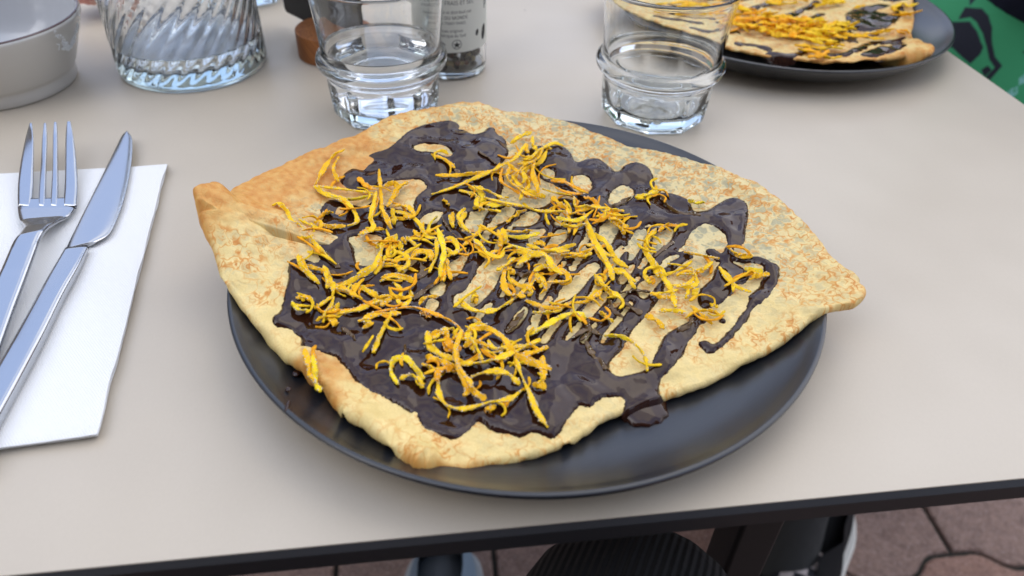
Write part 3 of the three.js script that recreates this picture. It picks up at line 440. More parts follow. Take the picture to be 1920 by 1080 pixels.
// strips traced on enlargements of the photograph: [left, top, scale, width, lists of points; 'd' marks strips dipped in sauce]
const TRACE = [
  [560, 240, 3.857, [[330, 155, 250, 200, 180, 300, 120, 410], [290, 210, 250, 290, 290, 390], [110, 420, 200, 480, 320, 520, 400, 600, 420, 680, 350, 710], [130, 420, 300, 440, 540, 470], [140, 430, 260, 500, 400, 515, 540, 480], [430, 360, 480, 410, 560, 450], [580, 300, 590, 420, 600, 560, 600, 640], [560, 460, 540, 560, 520, 650, 540, 720, 430, 775], [590, 560, 640, 660, 670, 730], [790, 390, 720, 430, 680, 510, 640, 570], [620, 420, 690, 400, 720, 440], [700, 560, 790, 570, 830, 630, 760, 640], [690, 600, 800, 630, 880, 700, 920, 780, 1010, 800], [1000, 640, 950, 690, 930, 770], [150, 640, 200, 615, 250, 610], [110, 680, 200, 710, 340, 710], [0, 660, 60, 690, 180, 750], [-190, 560, -150, 545, -100, 580, -50, 670, 20, 720, 60, 770, 140, 860, 220, 940], [710, 770, 600, 850, 590, 960, 420, 1060], [710, 780, 690, 870, 610, 960], [720, 820, 750, 890], [700, 890, 780, 930, 790, 990, 720, 1040], [810, 950, 870, 890, 950, 900, 960, 960], [960, 480, 1120, 430, 1280, 360, 1400, 310, 1543, 230], [960, 190, 1060, 230, 1130, 290], [1270, 420, 1380, 460, 1500, 520], [1330, 470, 1340, 540, 1543, 560], [1160, 450, 1280, 490, 1320, 560, 1260, 580], [1050, 520, 1090, 560], [1210, 610, 1170, 680, 1220, 740, 1280, 780], [1090, 630, 1120, 720], [1000, 720, 1030, 800, 1050, 900, 1030, 1000, 1020, 1080], [1060, 800, 1110, 800, 1150, 870, 1120, 910, 1070, 870], [1260, 800, 1320, 850, 1370, 910, 1460, 930, 1480, 880, 1543, 850], [1180, 860, 1250, 800, 1320, 740, 1420, 720], [1440, 750, 1470, 800, 1450, 860], [0, 920, 50, 1020, 90, 1080], [830, 740, 880, 790], [780, 790, 850, 850], [560, 860, 610, 830], ['d', 1040, 650, 1090, 730, 1160, 800], ['d', 200, 900, 230, 960, 300, 1010], ['d', 1120, 290, 1170, 330, 1210, 350], ['d', 1300, 170, 1380, 220, 1430, 260], ['d', 880, 960, 900, 1030, 850, 1080]]],
  [820, 240, 3.857, [[680, 30, 600, 60, 530, 110], [690, 60, 690, 120, 720, 160], [910, 130, 850, 110, 760, 150, 690, 230, 580, 260], [640, 120, 560, 220, 460, 280, 400, 310], [790, 170, 740, 250, 640, 290, 570, 330, 530, 390], [700, 240, 690, 330, 720, 420, 740, 500], [470, 290, 460, 380, 540, 440, 640, 490, 720, 510], [540, 340, 600, 420, 700, 470, 780, 500], [330, 500, 480, 540, 640, 570, 740, 600, 920, 600], [620, 450, 600, 520], [760, 440, 860, 470, 960, 480, 1050, 470], [830, 500, 900, 560, 930, 580], [820, 380, 920, 390, 1000, 430, 1070, 460], [990, 500, 1000, 570, 1100, 570, 1240, 580], [1060, 500, 1130, 520, 1160, 570], [860, 650, 1000, 670, 1080, 640], [890, 700, 1000, 710, 1080, 690], [930, 600, 960, 680, 950, 760], [1060, 620, 1090, 720, 1130, 830, 1180, 930, 1250, 1000], [1100, 750, 1220, 830, 1290, 950, 1380, 1010], [1430, 500, 1540, 490, 1610, 450], [1190, 670, 1220, 610, 1350, 600], [1230, 650, 1310, 680, 1380, 720], [500, 680, 580, 620, 640, 590], [480, 740, 580, 750, 690, 740], [440, 740, 460, 800, 450, 860], [540, 850, 700, 890, 830, 890, 890, 900], [550, 890, 700, 900, 860, 880, 1000, 840], [500, 780, 620, 790, 740, 760], [700, 830, 780, 840], [1160, 840, 1090, 890, 1020, 910], [890, 920, 1000, 910, 1050, 920], [580, 990, 680, 920, 780, 920, 830, 1000, 900, 1060], [430, 1030, 510, 980, 560, 940], [800, 770, 840, 770], [1580, 730, 1520, 800, 1510, 900, 1550, 960, 1600, 1080], [1610, 740, 1650, 700, 1697, 700], [560, 180, 640, 210, 720, 200], [500, 250, 600, 330, 690, 380], [610, 330, 660, 400, 640, 460], ['d', 1240, 580, 1330, 540, 1400, 500]]],
  [700, 400, 3.857, [[0, 720, 150, 690, 300, 680, 450, 730, 580, 790, 640, 850, 660, 900], [140, 700, 90, 800, 40, 900, 0, 1010], [0, 650, 100, 600], [10, 440, 60, 370, 150, 370, 220, 430], [60, 470, 150, 450, 240, 470, 310, 500], [150, 500, 200, 560, 180, 640, 230, 660, 270, 600, 260, 540], [260, 340, 330, 280, 400, 290, 420, 340], [500, 300, 510, 400, 510, 490], [530, 330, 550, 430, 560, 480], [620, 620, 680, 680, 780, 710, 900, 690, 1010, 620], [730, 570, 720, 650], [890, 410, 960, 380, 1000, 440], [950, 400, 940, 500, 980, 580, 1100, 600], [970, 460, 1050, 520, 1130, 540, 1120, 600], [1040, 350, 1150, 310, 1250, 310, 1300, 380, 1400, 440, 1410, 480, 1260, 500], [1160, 420, 1250, 380, 1300, 420], [1170, 440, 1220, 480, 1210, 540], [1030, 610, 1100, 550, 1190, 460], [1100, 630, 1250, 680, 1350, 680, 1440, 640], [1440, 650, 1560, 630, 1650, 550], [1600, 440, 1640, 500, 1697, 560], [1100, 890, 1250, 810, 1380, 740, 1480, 720, 1540, 760], [330, 660, 370, 610, 470, 600], [340, 720, 420, 750], [1640, 710, 1690, 750], ['d', 1530, 770, 1560, 850, 1500, 920], ['d', 290, 620, 380, 550, 480, 480], ['d', 1030, 430, 1090, 450, 1140, 420], ['d', 960, 860, 1030, 780, 1090, 700], ['d', 400, 400, 360, 450, 310, 480]]],
  [700, 580, 2.842, [[130, 400, 95, 330, 110, 270, 170, 260, 220, 310, 270, 370], [140, 370, 200, 350, 250, 380, 260, 420], [290, 120, 300, 190, 360, 240, 440, 270], [320, 160, 370, 110, 430, 110, 440, 150], [470, 110, 440, 220, 460, 330, 500, 440, 480, 460], [600, 80, 520, 100, 500, 160], [520, 110, 600, 100, 690, 150, 750, 230, 830, 280, 950, 320], [340, 380, 350, 330, 420, 310], [345, 380, 350, 450, 390, 510, 480, 530, 600, 500, 740, 470, 790, 430], [500, 390, 540, 440, 600, 480], [520, 360, 620, 330, 720, 345, 780, 400], [440, 290, 600, 280, 740, 230, 890, 160], [750, 240, 780, 330, 830, 440, 870, 540, 930, 630], [780, 250, 860, 270, 940, 320], [900, 250, 910, 330, 900, 390], [850, 400, 920, 410], [260, 290, 330, 320, 440, 330], [280, 250, 370, 280, 440, 310], [580, 190, 620, 230, 700, 210, 800, 190], [760, 240, 850, 230, 930, 200], [690, 520, 720, 490], [600, 530, 650, 520], [1230, 140, 1320, 145, 1400, 190, 1450, 260, 1460, 330], [520, 150, 560, 220, 580, 270], [380, 150, 420, 200, 470, 210], [480, 200, 540, 170, 620, 200], ['d', 1130, 170, 1170, 240, 1240, 320], ['d', 1060, 150, 1140, 110, 1220, 140], ['d', 170, 190, 175, 250, 190, 290]]],
  [480, 460, 3.858, [[300, 60, 330, 150, 400, 220, 460, 280], [370, 150, 430, 165, 520, 190], [490, 150, 520, 220, 555, 300, 560, 350], [600, 300, 720, 240, 840, 170, 900, 50, 920, 0], [560, 320, 650, 330, 770, 390], [550, 370, 480, 420, 420, 460], [560, 370, 540, 440, 500, 480, 485, 560], [480, 520, 600, 490, 720, 470, 850, 420, 960, 360], [740, 550, 870, 500, 1050, 490], [260, 410, 300, 460, 380, 470], [290, 380, 350, 370, 410, 400], [760, 300, 830, 340, 880, 370], [700, 330, 740, 280], [350, 750, 380, 850, 400, 950, 450, 1030], [540, 520, 580, 580], [770, 600, 850, 560], ['d', 520, 190, 600, 210, 670, 230], ['d', 440, 40, 500, 70, 550, 100], ['d', 620, 600, 680, 640, 720, 690]]],
  [1100, 340, 3.1775, [[290, 95, 360, 80, 435, 55], [100, 220, 120, 175, 220, 175], [130, 210, 190, 240, 235, 280], [640, 130, 700, 125], [430, 300, 470, 265, 550, 265], [410, 290, 360, 350, 360, 430], [380, 460, 440, 550, 500, 640, 530, 750], [580, 420, 680, 440, 790, 460], [480, 490, 560, 500, 630, 520, 640, 580, 580, 620, 510, 620], [750, 480, 700, 520, 650, 530], [840, 390, 890, 430, 960, 440], [940, 520, 1050, 540], [790, 510, 840, 580, 900, 630, 980, 660], [50, 560, 120, 630, 220, 710], [350, 800, 420, 830, 460, 880], [120, 530, 200, 530, 250, 570, 290, 600], [380, 665, 450, 690, 500, 690], [430, 770, 520, 770, 590, 780], [620, 740, 680, 790, 750, 850], [730, 760, 780, 785], [345, 560, 380, 610], [80, 780, 160, 840], [0, 720, 90, 660], [0, 230, 40, 340, 120, 480, 160, 590], [650, 640, 640, 700], ['d', 440, 90, 500, 160, 580, 195, 680, 200], ['d', 520, 360, 460, 400, 400, 450], ['d', 220, 720, 330, 790], ['d', 200, 665, 300, 650, 380, 660], ['d', 620, 790, 620, 850, 540, 890], ['d', 130, 700, 160, 770, 220, 810]]],
];
const PILES = [[890, 690, 70, .0060], [980, 330, 90, .0045], [1090, 400, 55, .0040], [1000, 490, 60, .0030], [850, 450, 40, .0030], [720, 410, 60, .0025], [660, 540, 60, .0020]];
for (const [ox, oy, sc, lists] of TRACE) for (let L of lists) {
  const dark = L[0] === 'd'; if (dark) L = L.slice(1);
  const px = pairs(L).map(([x, y]) => [ox + x / sc, oy + y / sc]), mx = px.reduce((a, p) => a + p[0], 0) / px.length, my = px.reduce((a, p) => a + p[1], 0) / px.length;
  let pile = 0; for (const [x, y, r, h] of PILES) pile = Math.max(pile, h * Math.exp(-((mx - x) ** 2 + ((my - y) * 1.5) ** 2) / (r * r)));
  const opt = () => ({ w: 0.0017 + 0.0012 * zr(), th: 0.0008, res: 2.2, lift: dark ? 0.0017 : 0.0019 + 0.0010 * zr() + pile * zr(), arch: dark ? 0.0002 : 0.0022 * zr(), dark, sugar: dark ? 0.15 : 1.2, label: 'sauce-coated dark strip of orange zest sunk in the chocolate of the front crepe', labelOf: dark ? undefined : (k, len, straight, m) => `${len < 38 ? 'short' : len > 105 ? 'long' : 'medium'} ${straight < 0.8 ? 'curled ' : ''}${['lemon-yellow', 'golden yellow', 'orange-yellow', 'deep orange'][k]} sugared zest strip ${S1.sd(m.x, m.z) > 0 ? 'over the chocolate' : 'over bare batter'} of the front crepe`, group: dark ? 'chocolate-coated zest strips on the front crepe' : 'candied zest strips on the front crepe' });
  zestStrip(crepe, px, opt());
  if (!dark && zr() < 0.38) { const a = (zr() - 0.5) * 0.7, ca = Math.cos(a), sa = Math.sin(a), dx = (zr() - 0.5) * 30, dy = (zr() - 0.5) * 22, k = 0.6 + 0.35 * zr(); zestStrip(crepe, px.map(([x, y]) => [mx + dx + k * ((x - mx) * ca - (y - my) * sa), my + dy + k * ((x - mx) * sa + (y - my) * ca)]), opt()); }
}

// thin broken shreds between the traced strips
{
  const all = []; for (const [ox, oy, sc, lists] of TRACE) for (const L of lists) if (L[0] !== 'd') { const q = pairs(L); for (let k = 0; k + 1 < q.length; k++) all.push([ox + (q[k][0] + q[k + 1][0]) / 2 / sc, oy + (q[k][1] + q[k + 1][1]) / 2 / sc]); }
  for (let i = 0; i < 230; i++) {
    const [x, y] = all[Math.floor(zr() * all.length)], a = zr() * 6.283, l = 10 + 18 * zr(), b = a + (zr() - 0.5) * 2.4, cx = x + (zr() - 0.5) * 26, cy = y + (zr() - 0.5) * 18, m = crepe.on(cx, cy);
    if (S1.sd(m.x, m.z) < -0.004) continue;
    zestStrip(crepe, [[cx - l * Math.cos(a), cy - 0.7 * l * Math.sin(a)], [cx, cy], [cx + l * Math.cos(b), cy + 0.7 * l * Math.sin(b)], [cx + l * Math.cos(b) + 0.8 * l * Math.cos(b + b - a), cy + 0.7 * l * (Math.sin(b) + 0.8 * Math.sin(b + b - a))]], { w: 0.0009 + 0.0008 * zr(), th: 0.0007, res: 2.2, lift: 0.0016 + 0.0022 * zr(), arch: 0.0016 * zr(), stuff: loose });
  }
  shreds(loose, PC, 'thin broken shreds of zest among the wider strips on the front crepe');
}
// ------------------------------------------------------------------ the second crepe
{
  const O2 = [[1120, -30], [1160, 5], [1213, 28], [1262, 50], [1316, 72], [1390, 94], [1480, 109], [1560, 115], [1640, 110], [1700, 101], [1748, 95], [1753, 86], [1735, 79], [1714, 70], [1714, 40], [1713, 10], [1706, -30], [1650, -62], [1540, -72], [1400, -70], [1260, -62], [1160, -50]].map(([x, y]) => [x, y, 0.0245, x > 1690 && y > 60 ? 0.0028 : 0.0012]);
  const I2 = [[1300, 10, .0165], [1400, 50, .0165], [1500, 70, .0165], [1600, 70, .0165], [1500, 20, .0155], [1600, 20, .0155], [1680, 30, .017], [1400, -20, .0155], [1550, -30, .016], [1300, -30, .017], [1670, 84, .019]];
  const c2 = new Crepe(O2, I2, (x, z) => 0.0008 * N2(x * 50, z * 50));
  const maps = crepeMaps(c2, [[1300, 20, .2, .5, .4], [1500, 60, .2, .5, .3], [1600, 90, .5, .4, .1], [1720, 88, .5, .4, .1], [1690, 40, .5, .4, .1], [1500, -20, .2, .5, .5]], 512);
  const g = c2.geo(40); g.translate(-PC2.x, 0, -PC2.z);
  solo('crepe', g, phys(lin(1, 1, 1), 0.6, { ...maps, bumpScale: 0.0008 }), V(PC2.x, T, PC2.z), 'second chocolate and orange crepe on the far plate, heaped with zest', 'crepe');
  const sh = [['+', [1588, 22, 1640, 8, 1692, 20, 1680, 42, 1660, 54, 1630, 60, 1598, 56]], ['+', [1612, 104, 1640, 90, 1690, 79, 1702, 84, 1680, 96, 1640, 108]], ['+', [1640, -30, 1690, -28, 1700, 0, 1660, 2, 1640, -10]]];
  for (const s of [[1395, 22, 1430, 10, 1470, -4], [1420, 24, 1460, 30, 1500, 20, 1530, 4], [1460, 40, 1500, 38, 1540, 26], [1500, 92, 1540, 90, 1590, 70, 1640, 66], [1545, 104, 1590, 100, 1640, 80, 1690, 72], [1380, 82, 1410, 84, 1440, 92], [1440, 100, 1480, 104, 1510, 96], [1230, 22, 1270, 30, 1320, 40], [1250, 8, 1300, 24, 1350, 30], [1300, 50, 1340, 60, 1380, 60], [1560, 50, 1590, 60, 1600, 80], [1520, 60, 1560, 56, 1600, 40], [1300, -10, 1380, 0, 1420, -10], [1480, -20, 1560, -14, 1600, -30], [1360, 40, 1420, 46, 1480, 64]]) sh.push(['s', s, 15]);
  const s2 = sauce(c2, sh, 0.0008, 0.0016);
  solo('chocolate_sauce', s2.g.translate(-PC2.x, 0, -PC2.z), chocMat, V(PC2.x, T, PC2.z), 'chocolate sauce in stripes and pools on the far crepe', 'sauce');
  const r2 = mulberry(99), spots = [];
  for (let i = 0; i < 100; i++) { const t = r2(); spots.push([1372 + 190 * t + 20 * r2(), 28 + 34 * t + 40 * (r2() - 0.4)]); }
  for (let i = 0; i < 16; i++) spots.push([1480 + 120 * r2(), 36 + 26 * r2()]);
  for (let i = 0; i < 10; i++) spots.push([1500 + 70 * r2(), 86 + 24 * r2()]);
  for (let i = 0; i < 14; i++) spots.push([1230 + 160 * r2(), -8 + 22 * r2()]);
  for (let i = 0; i < 10; i++) spots.push([1440 + 150 * r2(), -6 + 14 * r2()]);
  spots.push([1690, 22], [1698, 12], [1704, 26], [1660, 56], [1690, 60], [1700, 58], [1646, 62], [1640, 72], [1600, 66], [1610, 12]);
  const far = [];
  spots.forEach(([x, y], i) => {
    const a = (r2() - 0.5) * 1.9, l = 12 + 20 * r2(), b = a + (r2() - 0.5) * 1.6, inPile = i < 116;
    zestStrip(c2, [[x - l * Math.cos(a), Math.min(106, y - l * 0.35 * Math.sin(a))], [x, y], [x + l * Math.cos(b), Math.min(106, y + l * 0.35 * Math.sin(b))]], { w: 0.0022 + 0.0016 * r2(), th: 0.0010, res: 5, lift: 0.002 + (inPile ? 0.006 * r2() : 0.001), arch: 0.003 * r2(), sugar: 0.12, big: 1.3, stuff: i % 3 && i < 160 ? far : undefined, label: 'orange zest strip heaped on the crepe of the far plate', group: 'zest strips on the far crepe' });
  });
  shreds(far, PC2, 'mass of small zest shreds packed into the heap on the far crepe');
}

// ------------------------------------------------------------------ glasses
const glassMat = phys(lin(0.985, 0.995, 0.995), 0.0, { transmission: 1, thickness: 0.003, ior: 1.5, attenuationColor: lin(0.62, 0.83, 0.86), attenuationDistance: 0.14 });
const waterMat = phys(lin(1, 1, 1), 0.0, { transmission: 1, thickness: 0.02, ior: 1.33 });
const tumbler = (() => {
  const prof = [[0.0, 0.0001, 0], [0.0200, 0.0012, .4], [0.0290, 0.0006, 1], [0.0325, 0.0018, 1], [0.0338, 0.008, 1], [0.0346, 0.016, 1], [0.0352, 0.0225, .95], [0.0360, 0.0265, .35], [0.0366, 0.0290, .06], [0.0376, 0.0315, 0], [0.0400, 0.0335, 0], [0.0417, 0.0360, 0], [0.0420, 0.0385, 0], [0.0410, 0.0410, 0], [0.0390, 0.0425, 0], [0.0383, 0.0445, 0], [0.0390, 0.056, 0], [0.0402, 0.070, 0], [0.0414, 0.081, 0], [0.0420, 0.0855, 0], [0.0416, 0.0868, 0], [0.0406, 0.0866, 0], [0.0400, 0.084, 0], [0.0392, 0.076, 0], [0.0374, 0.056, 0], [0.0362, 0.044, 0], [0.0360, 0.0385, 0], [0.0350, 0.032, 0], [0.0336, 0.022, 0], [0.0318, 0.013, 0], [0.0295, 0.0100, 0], [0.0250, 0.0088, 0], [0.0, 0.0085, 0]];
  const c = new THREE.CatmullRomCurve3(prof.map(([r, y, f]) => V(r, y, f)), false, 'centripetal').getPoints(150), S = 9, n = 108, rings = [];
  c.forEach((q, i) => { const ring = [], r0 = i === 0 || i === c.length - 1 ? 0 : Math.max(0, q.x), f = Math.min(1, Math.max(0, q.z)); for (let j = 0; j < n; j++) { const a = j / n * 2 * Math.PI, m = (a % (2 * Math.PI / S)) - Math.PI / S, k = lerp(1, Math.cos(Math.PI / S) / Math.cos(m) * 1.035, f); ring.push(V(r0 * k * Math.cos(a), Math.max(0.0001, q.y), r0 * k * Math.sin(a))); } rings.push(ring); });
  return ringGeo(rings, { flip: true });
})();
const gl1 = thing('water_glass', V(-0.0886, T, -0.4620), 'ribbed tumbler half full of water, in front of the pepper jar', 'glass');
part('tumbler', tumbler, glassMat, gl1);
part('water', lathe([[0, 0.0083], [0.0252, 0.0086], [0.0297, 0.0098], [0.0320, 0.0128], [0.0338, 0.022], [0.0352, 0.032], [0.0362, 0.0385], [0.0364, 0.0470], [0.0360, 0.0463], [0.035, 0.0461], [0, 0.046]], 96), waterMat, gl1);
const gl2 = thing('water_glass', V(0.0920, T, -0.4690), 'empty ribbed tumbler standing just behind the front plate', 'glass');
part('tumbler', tumbler, glassMat, gl2); gl2.rotation.y = 0.3;
const gl3 = thing('water_glass', V(-0.2442, T, -0.6731), 'tumbler of which only the base shows between carafe and black panel', 'glass');
part('tumbler', tumbler, glassMat, gl3); gl3.rotation.y = 0.9;

// carafe with swirled ribs
{
  const g = thing('carafe', V(-0.2411, T, -0.5270), 'clear carafe with swirled ribs and a little water in it', 'carafe');
  const n = 288, ribs = 30, ring = (f) => Array.from({ length: n }, (_, j) => { const a = j / n * 2 * Math.PI, [r, y] = f(a); return V(r * Math.cos(a), y, r * Math.sin(a)); });
  const prof = (y) => y < 0.006 ? 0.0490 + 0.0035 * Math.sqrt(1 - ((0.006 - y) / 0.006) ** 2) : y < 0.11 ? 0.0525 - 0.0006 * Math.sin(y / 0.11 * 3.1) : y < 0.18 ? lerp(0.0525, 0.028, sstep(0.11, 0.18, y)) : lerp(0.028, 0.037, sstep(0.19, 0.25, y));
  const rib = (a, y, am) => { const s = Math.cos(ribs * (a + y * 15)); return am * (0.5 + 0.5 * s) * sstep(0.004, 0.016, y); };
  const out = (y) => ring((a) => [prof(y) - rib(a, y, 0.0012), y]), base = [ring(() => [0, 0.0015]), ring(() => [0.042, 0.0012])];
  for (let i = 0; i <= 12; i++) base.push(out(0.0003 + i / 12 * 0.0137));
  for (let i = 1; i <= 130; i++) base.push(out(0.014 + i / 130 * 0.235));
  for (let i = 0; i <= 130; i++) { const y = 0.249 - i / 130 * 0.235; base.push(ring((a) => [prof(y) - 0.0024 - rib(a, y, 0.0010) - 0.003 * (1 - sstep(0.013, 0.018, y)), y])); }
  base.push(ring(() => [0.044, 0.0115]), ring(() => [0.030, 0.0100]), ring(() => [0, 0.0100]));
  part('ribbed_vessel', ringGeo(base, { flip: true }), glassMat, g);
  const wr = [ring(() => [0, 0.0098]), ring(() => [0.0301, 0.0098]), ring(() => [0.0439, 0.0113])];
  for (let i = 0; i <= 8; i++) { const y = 0.0141 + i / 8 * 0.0095; wr.push(ring((a) => [prof(y) - 0.0022 - rib(a, y, 0.0010) - 0.003 * (1 - sstep(0.013, 0.018, y)), y])); }
  wr.push(ring(() => [0.046, 0.0232]), ring(() => [0, 0.0230]));
  part('water', ringGeo(wr, { flip: true }), waterMat, g);
}

// ------------------------------------------------------------------ bowl
{
  const g = thing('bowl', V(-0.3600, T, -0.4843), 'pale grey ceramic bowl with a brown rim line, beside the carafe', 'bowl');
  const cer = phys(lin(0.52, 0.50, 0.455), 0.30, { clearcoat: 0.6, clearcoatRoughness: 0.12, bumpMap: tex(256, 256, (u, v) => { const n = 128 + 90 * N2(u * 12, v * 12); return [n, n, n]; }), bumpScale: 0.00006 });
  const pr = smoothProfile([[0, 0.0035], [0.040, 0.0035], [0.0430, 0.0004], [0.0464, 0.0006], [0.0474, 0.004], [0.0476, 0.0080], [0.0480, 0.0096], [0.0496, 0.0122], [0.0538, 0.022], [0.0588, 0.034], [0.0626, 0.0440], [0.0629, 0.0462], [0.0623, 0.0473]], 70);
  part('body', lathe(pr.map(([r, y], i) => [i ? r : 0, y]), 160), cer, g);
  part('inside', lathe(smoothProfile([[0.0605, 0.0468], [0.0595, 0.044], [0.0565, 0.033], [0.0515, 0.020], [0.042, 0.0105], [0.028, 0.0082], [0, 0.008]], 50), 160), phys(lin(0.50, 0.51, 0.52), 0.22, { clearcoat: 0.7, clearcoatRoughness: 0.08 }), g);
  part('rim', lathe(smoothProfile([[0.0623, 0.0472], [0.0619, 0.0482], [0.0611, 0.0483], [0.0605, 0.0469]], 16), 160), phys(lin(0.10, 0.055, 0.05), 0.25, { clearcoat: 0.5 }), g);
  // embossed frosted motif on the wall
  const q = W(136, 68, 0.036), an = Math.atan2(q.z + 0.4843, q.x + 0.36), mr = mulberry(4), bits = [];
  for (let i = 0; i < 260; i++) {
    const t = mr(), side = mr() < 0.5 ? -1 : 1, a = an + side * (0.01 + 0.30 * t * mr()), y = 0.024 + 0.020 * (0.25 + 0.75 * Math.abs(a - an) / 0.22) * (0.4 + 0.6 * mr()), r = lerp(0.0538, 0.0626, (y - 0.022) / 0.022) + 0.0002, s = 0.0004 + 0.0005 * mr();
    const o = new THREE.SphereGeometry(1, 6, 4); o.applyMatrix4(new THREE.Matrix4().compose(V(r * Math.cos(a), y, r * Math.sin(a)), new THREE.Quaternion().setFromEuler(new THREE.Euler(mr() * 3, -a, mr() * 3)), V(s * 0.6, s * 1.5, s * 0.7))); bits.push(o);
  }
  const m = part('embossed_motif', mergeGeometries(bits), phys(lin(0.74, 0.76, 0.75), 0.35), g); m.userData.kind = 'stuff';
}
// pink blossom behind the bowl
{
  const c = W(166, 42, 0.0), fr = mulberry(8);
  const g = thing('rose', V(c.x + 0.002, T, c.z - 0.022), 'pink rose head with green inner leaves lying between bowl and carafe', 'flower');
  const pm = [lin(0.66, 0.30, 0.25), lin(0.72, 0.42, 0.34), lin(0.62, 0.22, 0.20)].map((k) => phys(k, 0.6, { transmission: 0.2, thickness: 0 })), gm = phys(lin(0.20, 0.22, 0.08), 0.6, { transmission: 0.2, thickness: 0 });
  for (let i = 0; i < 22; i++) {
    const a = i * 2.4, lay = i / 22, R = 0.008 + 0.016 * lay, pg = new THREE.SphereGeometry(1, 16, 10, 0, 1.9, 0.5, 1.5), p = pg.attributes.position;
    for (let k = 0; k < p.count; k++) { const n = 1 + 0.12 * N3(p.getX(k) * 2 + i, p.getY(k) * 2, p.getZ(k) * 2); p.setXYZ(k, p.getX(k) * R * n, 0.021 + p.getY(k) * 0.019 * (1.1 - 0.25 * lay) * n, p.getZ(k) * R * n); }
    pg.rotateY(a); pg.computeVertexNormals(); part(i % 5 === 2 ? 'leaf' : 'petal', pg, i % 5 === 2 ? gm : pm[i % 3], g);
  }
}
// black panel in a round wooden foot
{
  const c = V(-0.1420, T, -0.5552), g = thing('panel_stand', c, 'small black panel held in a round wooden foot, behind the water glass', 'table sign');
  const wood = tex(512, 256, (u, v) => { const r = Math.hypot(u - 0.3, (v - 0.2) * 0.6), n = Math.sin(r * 130 + 4 * N2(u * 5, v * 5)) * 0.5 + 0.4 * N2(u * 40, v * 6), m = N2(u * 3, v * 3) * 0.5; return [150 + 22 * n + 18 * m, 92 + 18 * n + 14 * m, 44 + 12 * n + 8 * m]; }, true);
  const disc = lathe([[0, 0], [0.0274, 0], [0.028, 0.0006], [0.028, 0.0194], [0.0274, 0.02], [0, 0.02]], 96); { const p = disc.attributes.position, uv = disc.attributes.uv; for (let i = 0; i < uv.count; i++) uv.setXY(i, (p.getX(i) + p.getY(i)) / 0.06 + 0.5, (p.getZ(i) + p.getY(i)) / 0.06 + 0.5); }
  part('wooden_foot', disc, phys(lin(1, 1, 1), 0.5, { map: wood }), g);
  const d0 = W(538, 20, 0.012), d1 = W(566, 34, 0.012), ang = Math.atan2(-(d1.z - d0.z), d1.x - d0.x), len = 0.105;
  const sh = new THREE.Shape(), r = 0.004, hw = len / 2, hh = 0.13; sh.moveTo(-hw + r, 0); sh.lineTo(hw - r, 0); sh.quadraticCurveTo(hw, 0, hw, r); sh.lineTo(hw, hh); sh.lineTo(-hw, hh); sh.lineTo(-hw, r); sh.quadraticCurveTo(-hw, 0, -hw + r, 0);
  const pg = new THREE.ExtrudeGeometry(sh, { depth: 0.003, bevelEnabled: true, bevelSize: 0.0004, bevelThickness: 0.0004, bevelSegments: 1 }); pg.translate(0, 0, -0.0015);
  const m = part('panel', pg, std(lin(0.013, 0.013, 0.015), 0.6), g); m.rotation.y = ang; const mid = d0.clone().add(V(Math.cos(ang) * hw, 0, -Math.sin(ang) * hw)); m.position.set(mid.x - c.x, 0.012, mid.z - c.z);
}
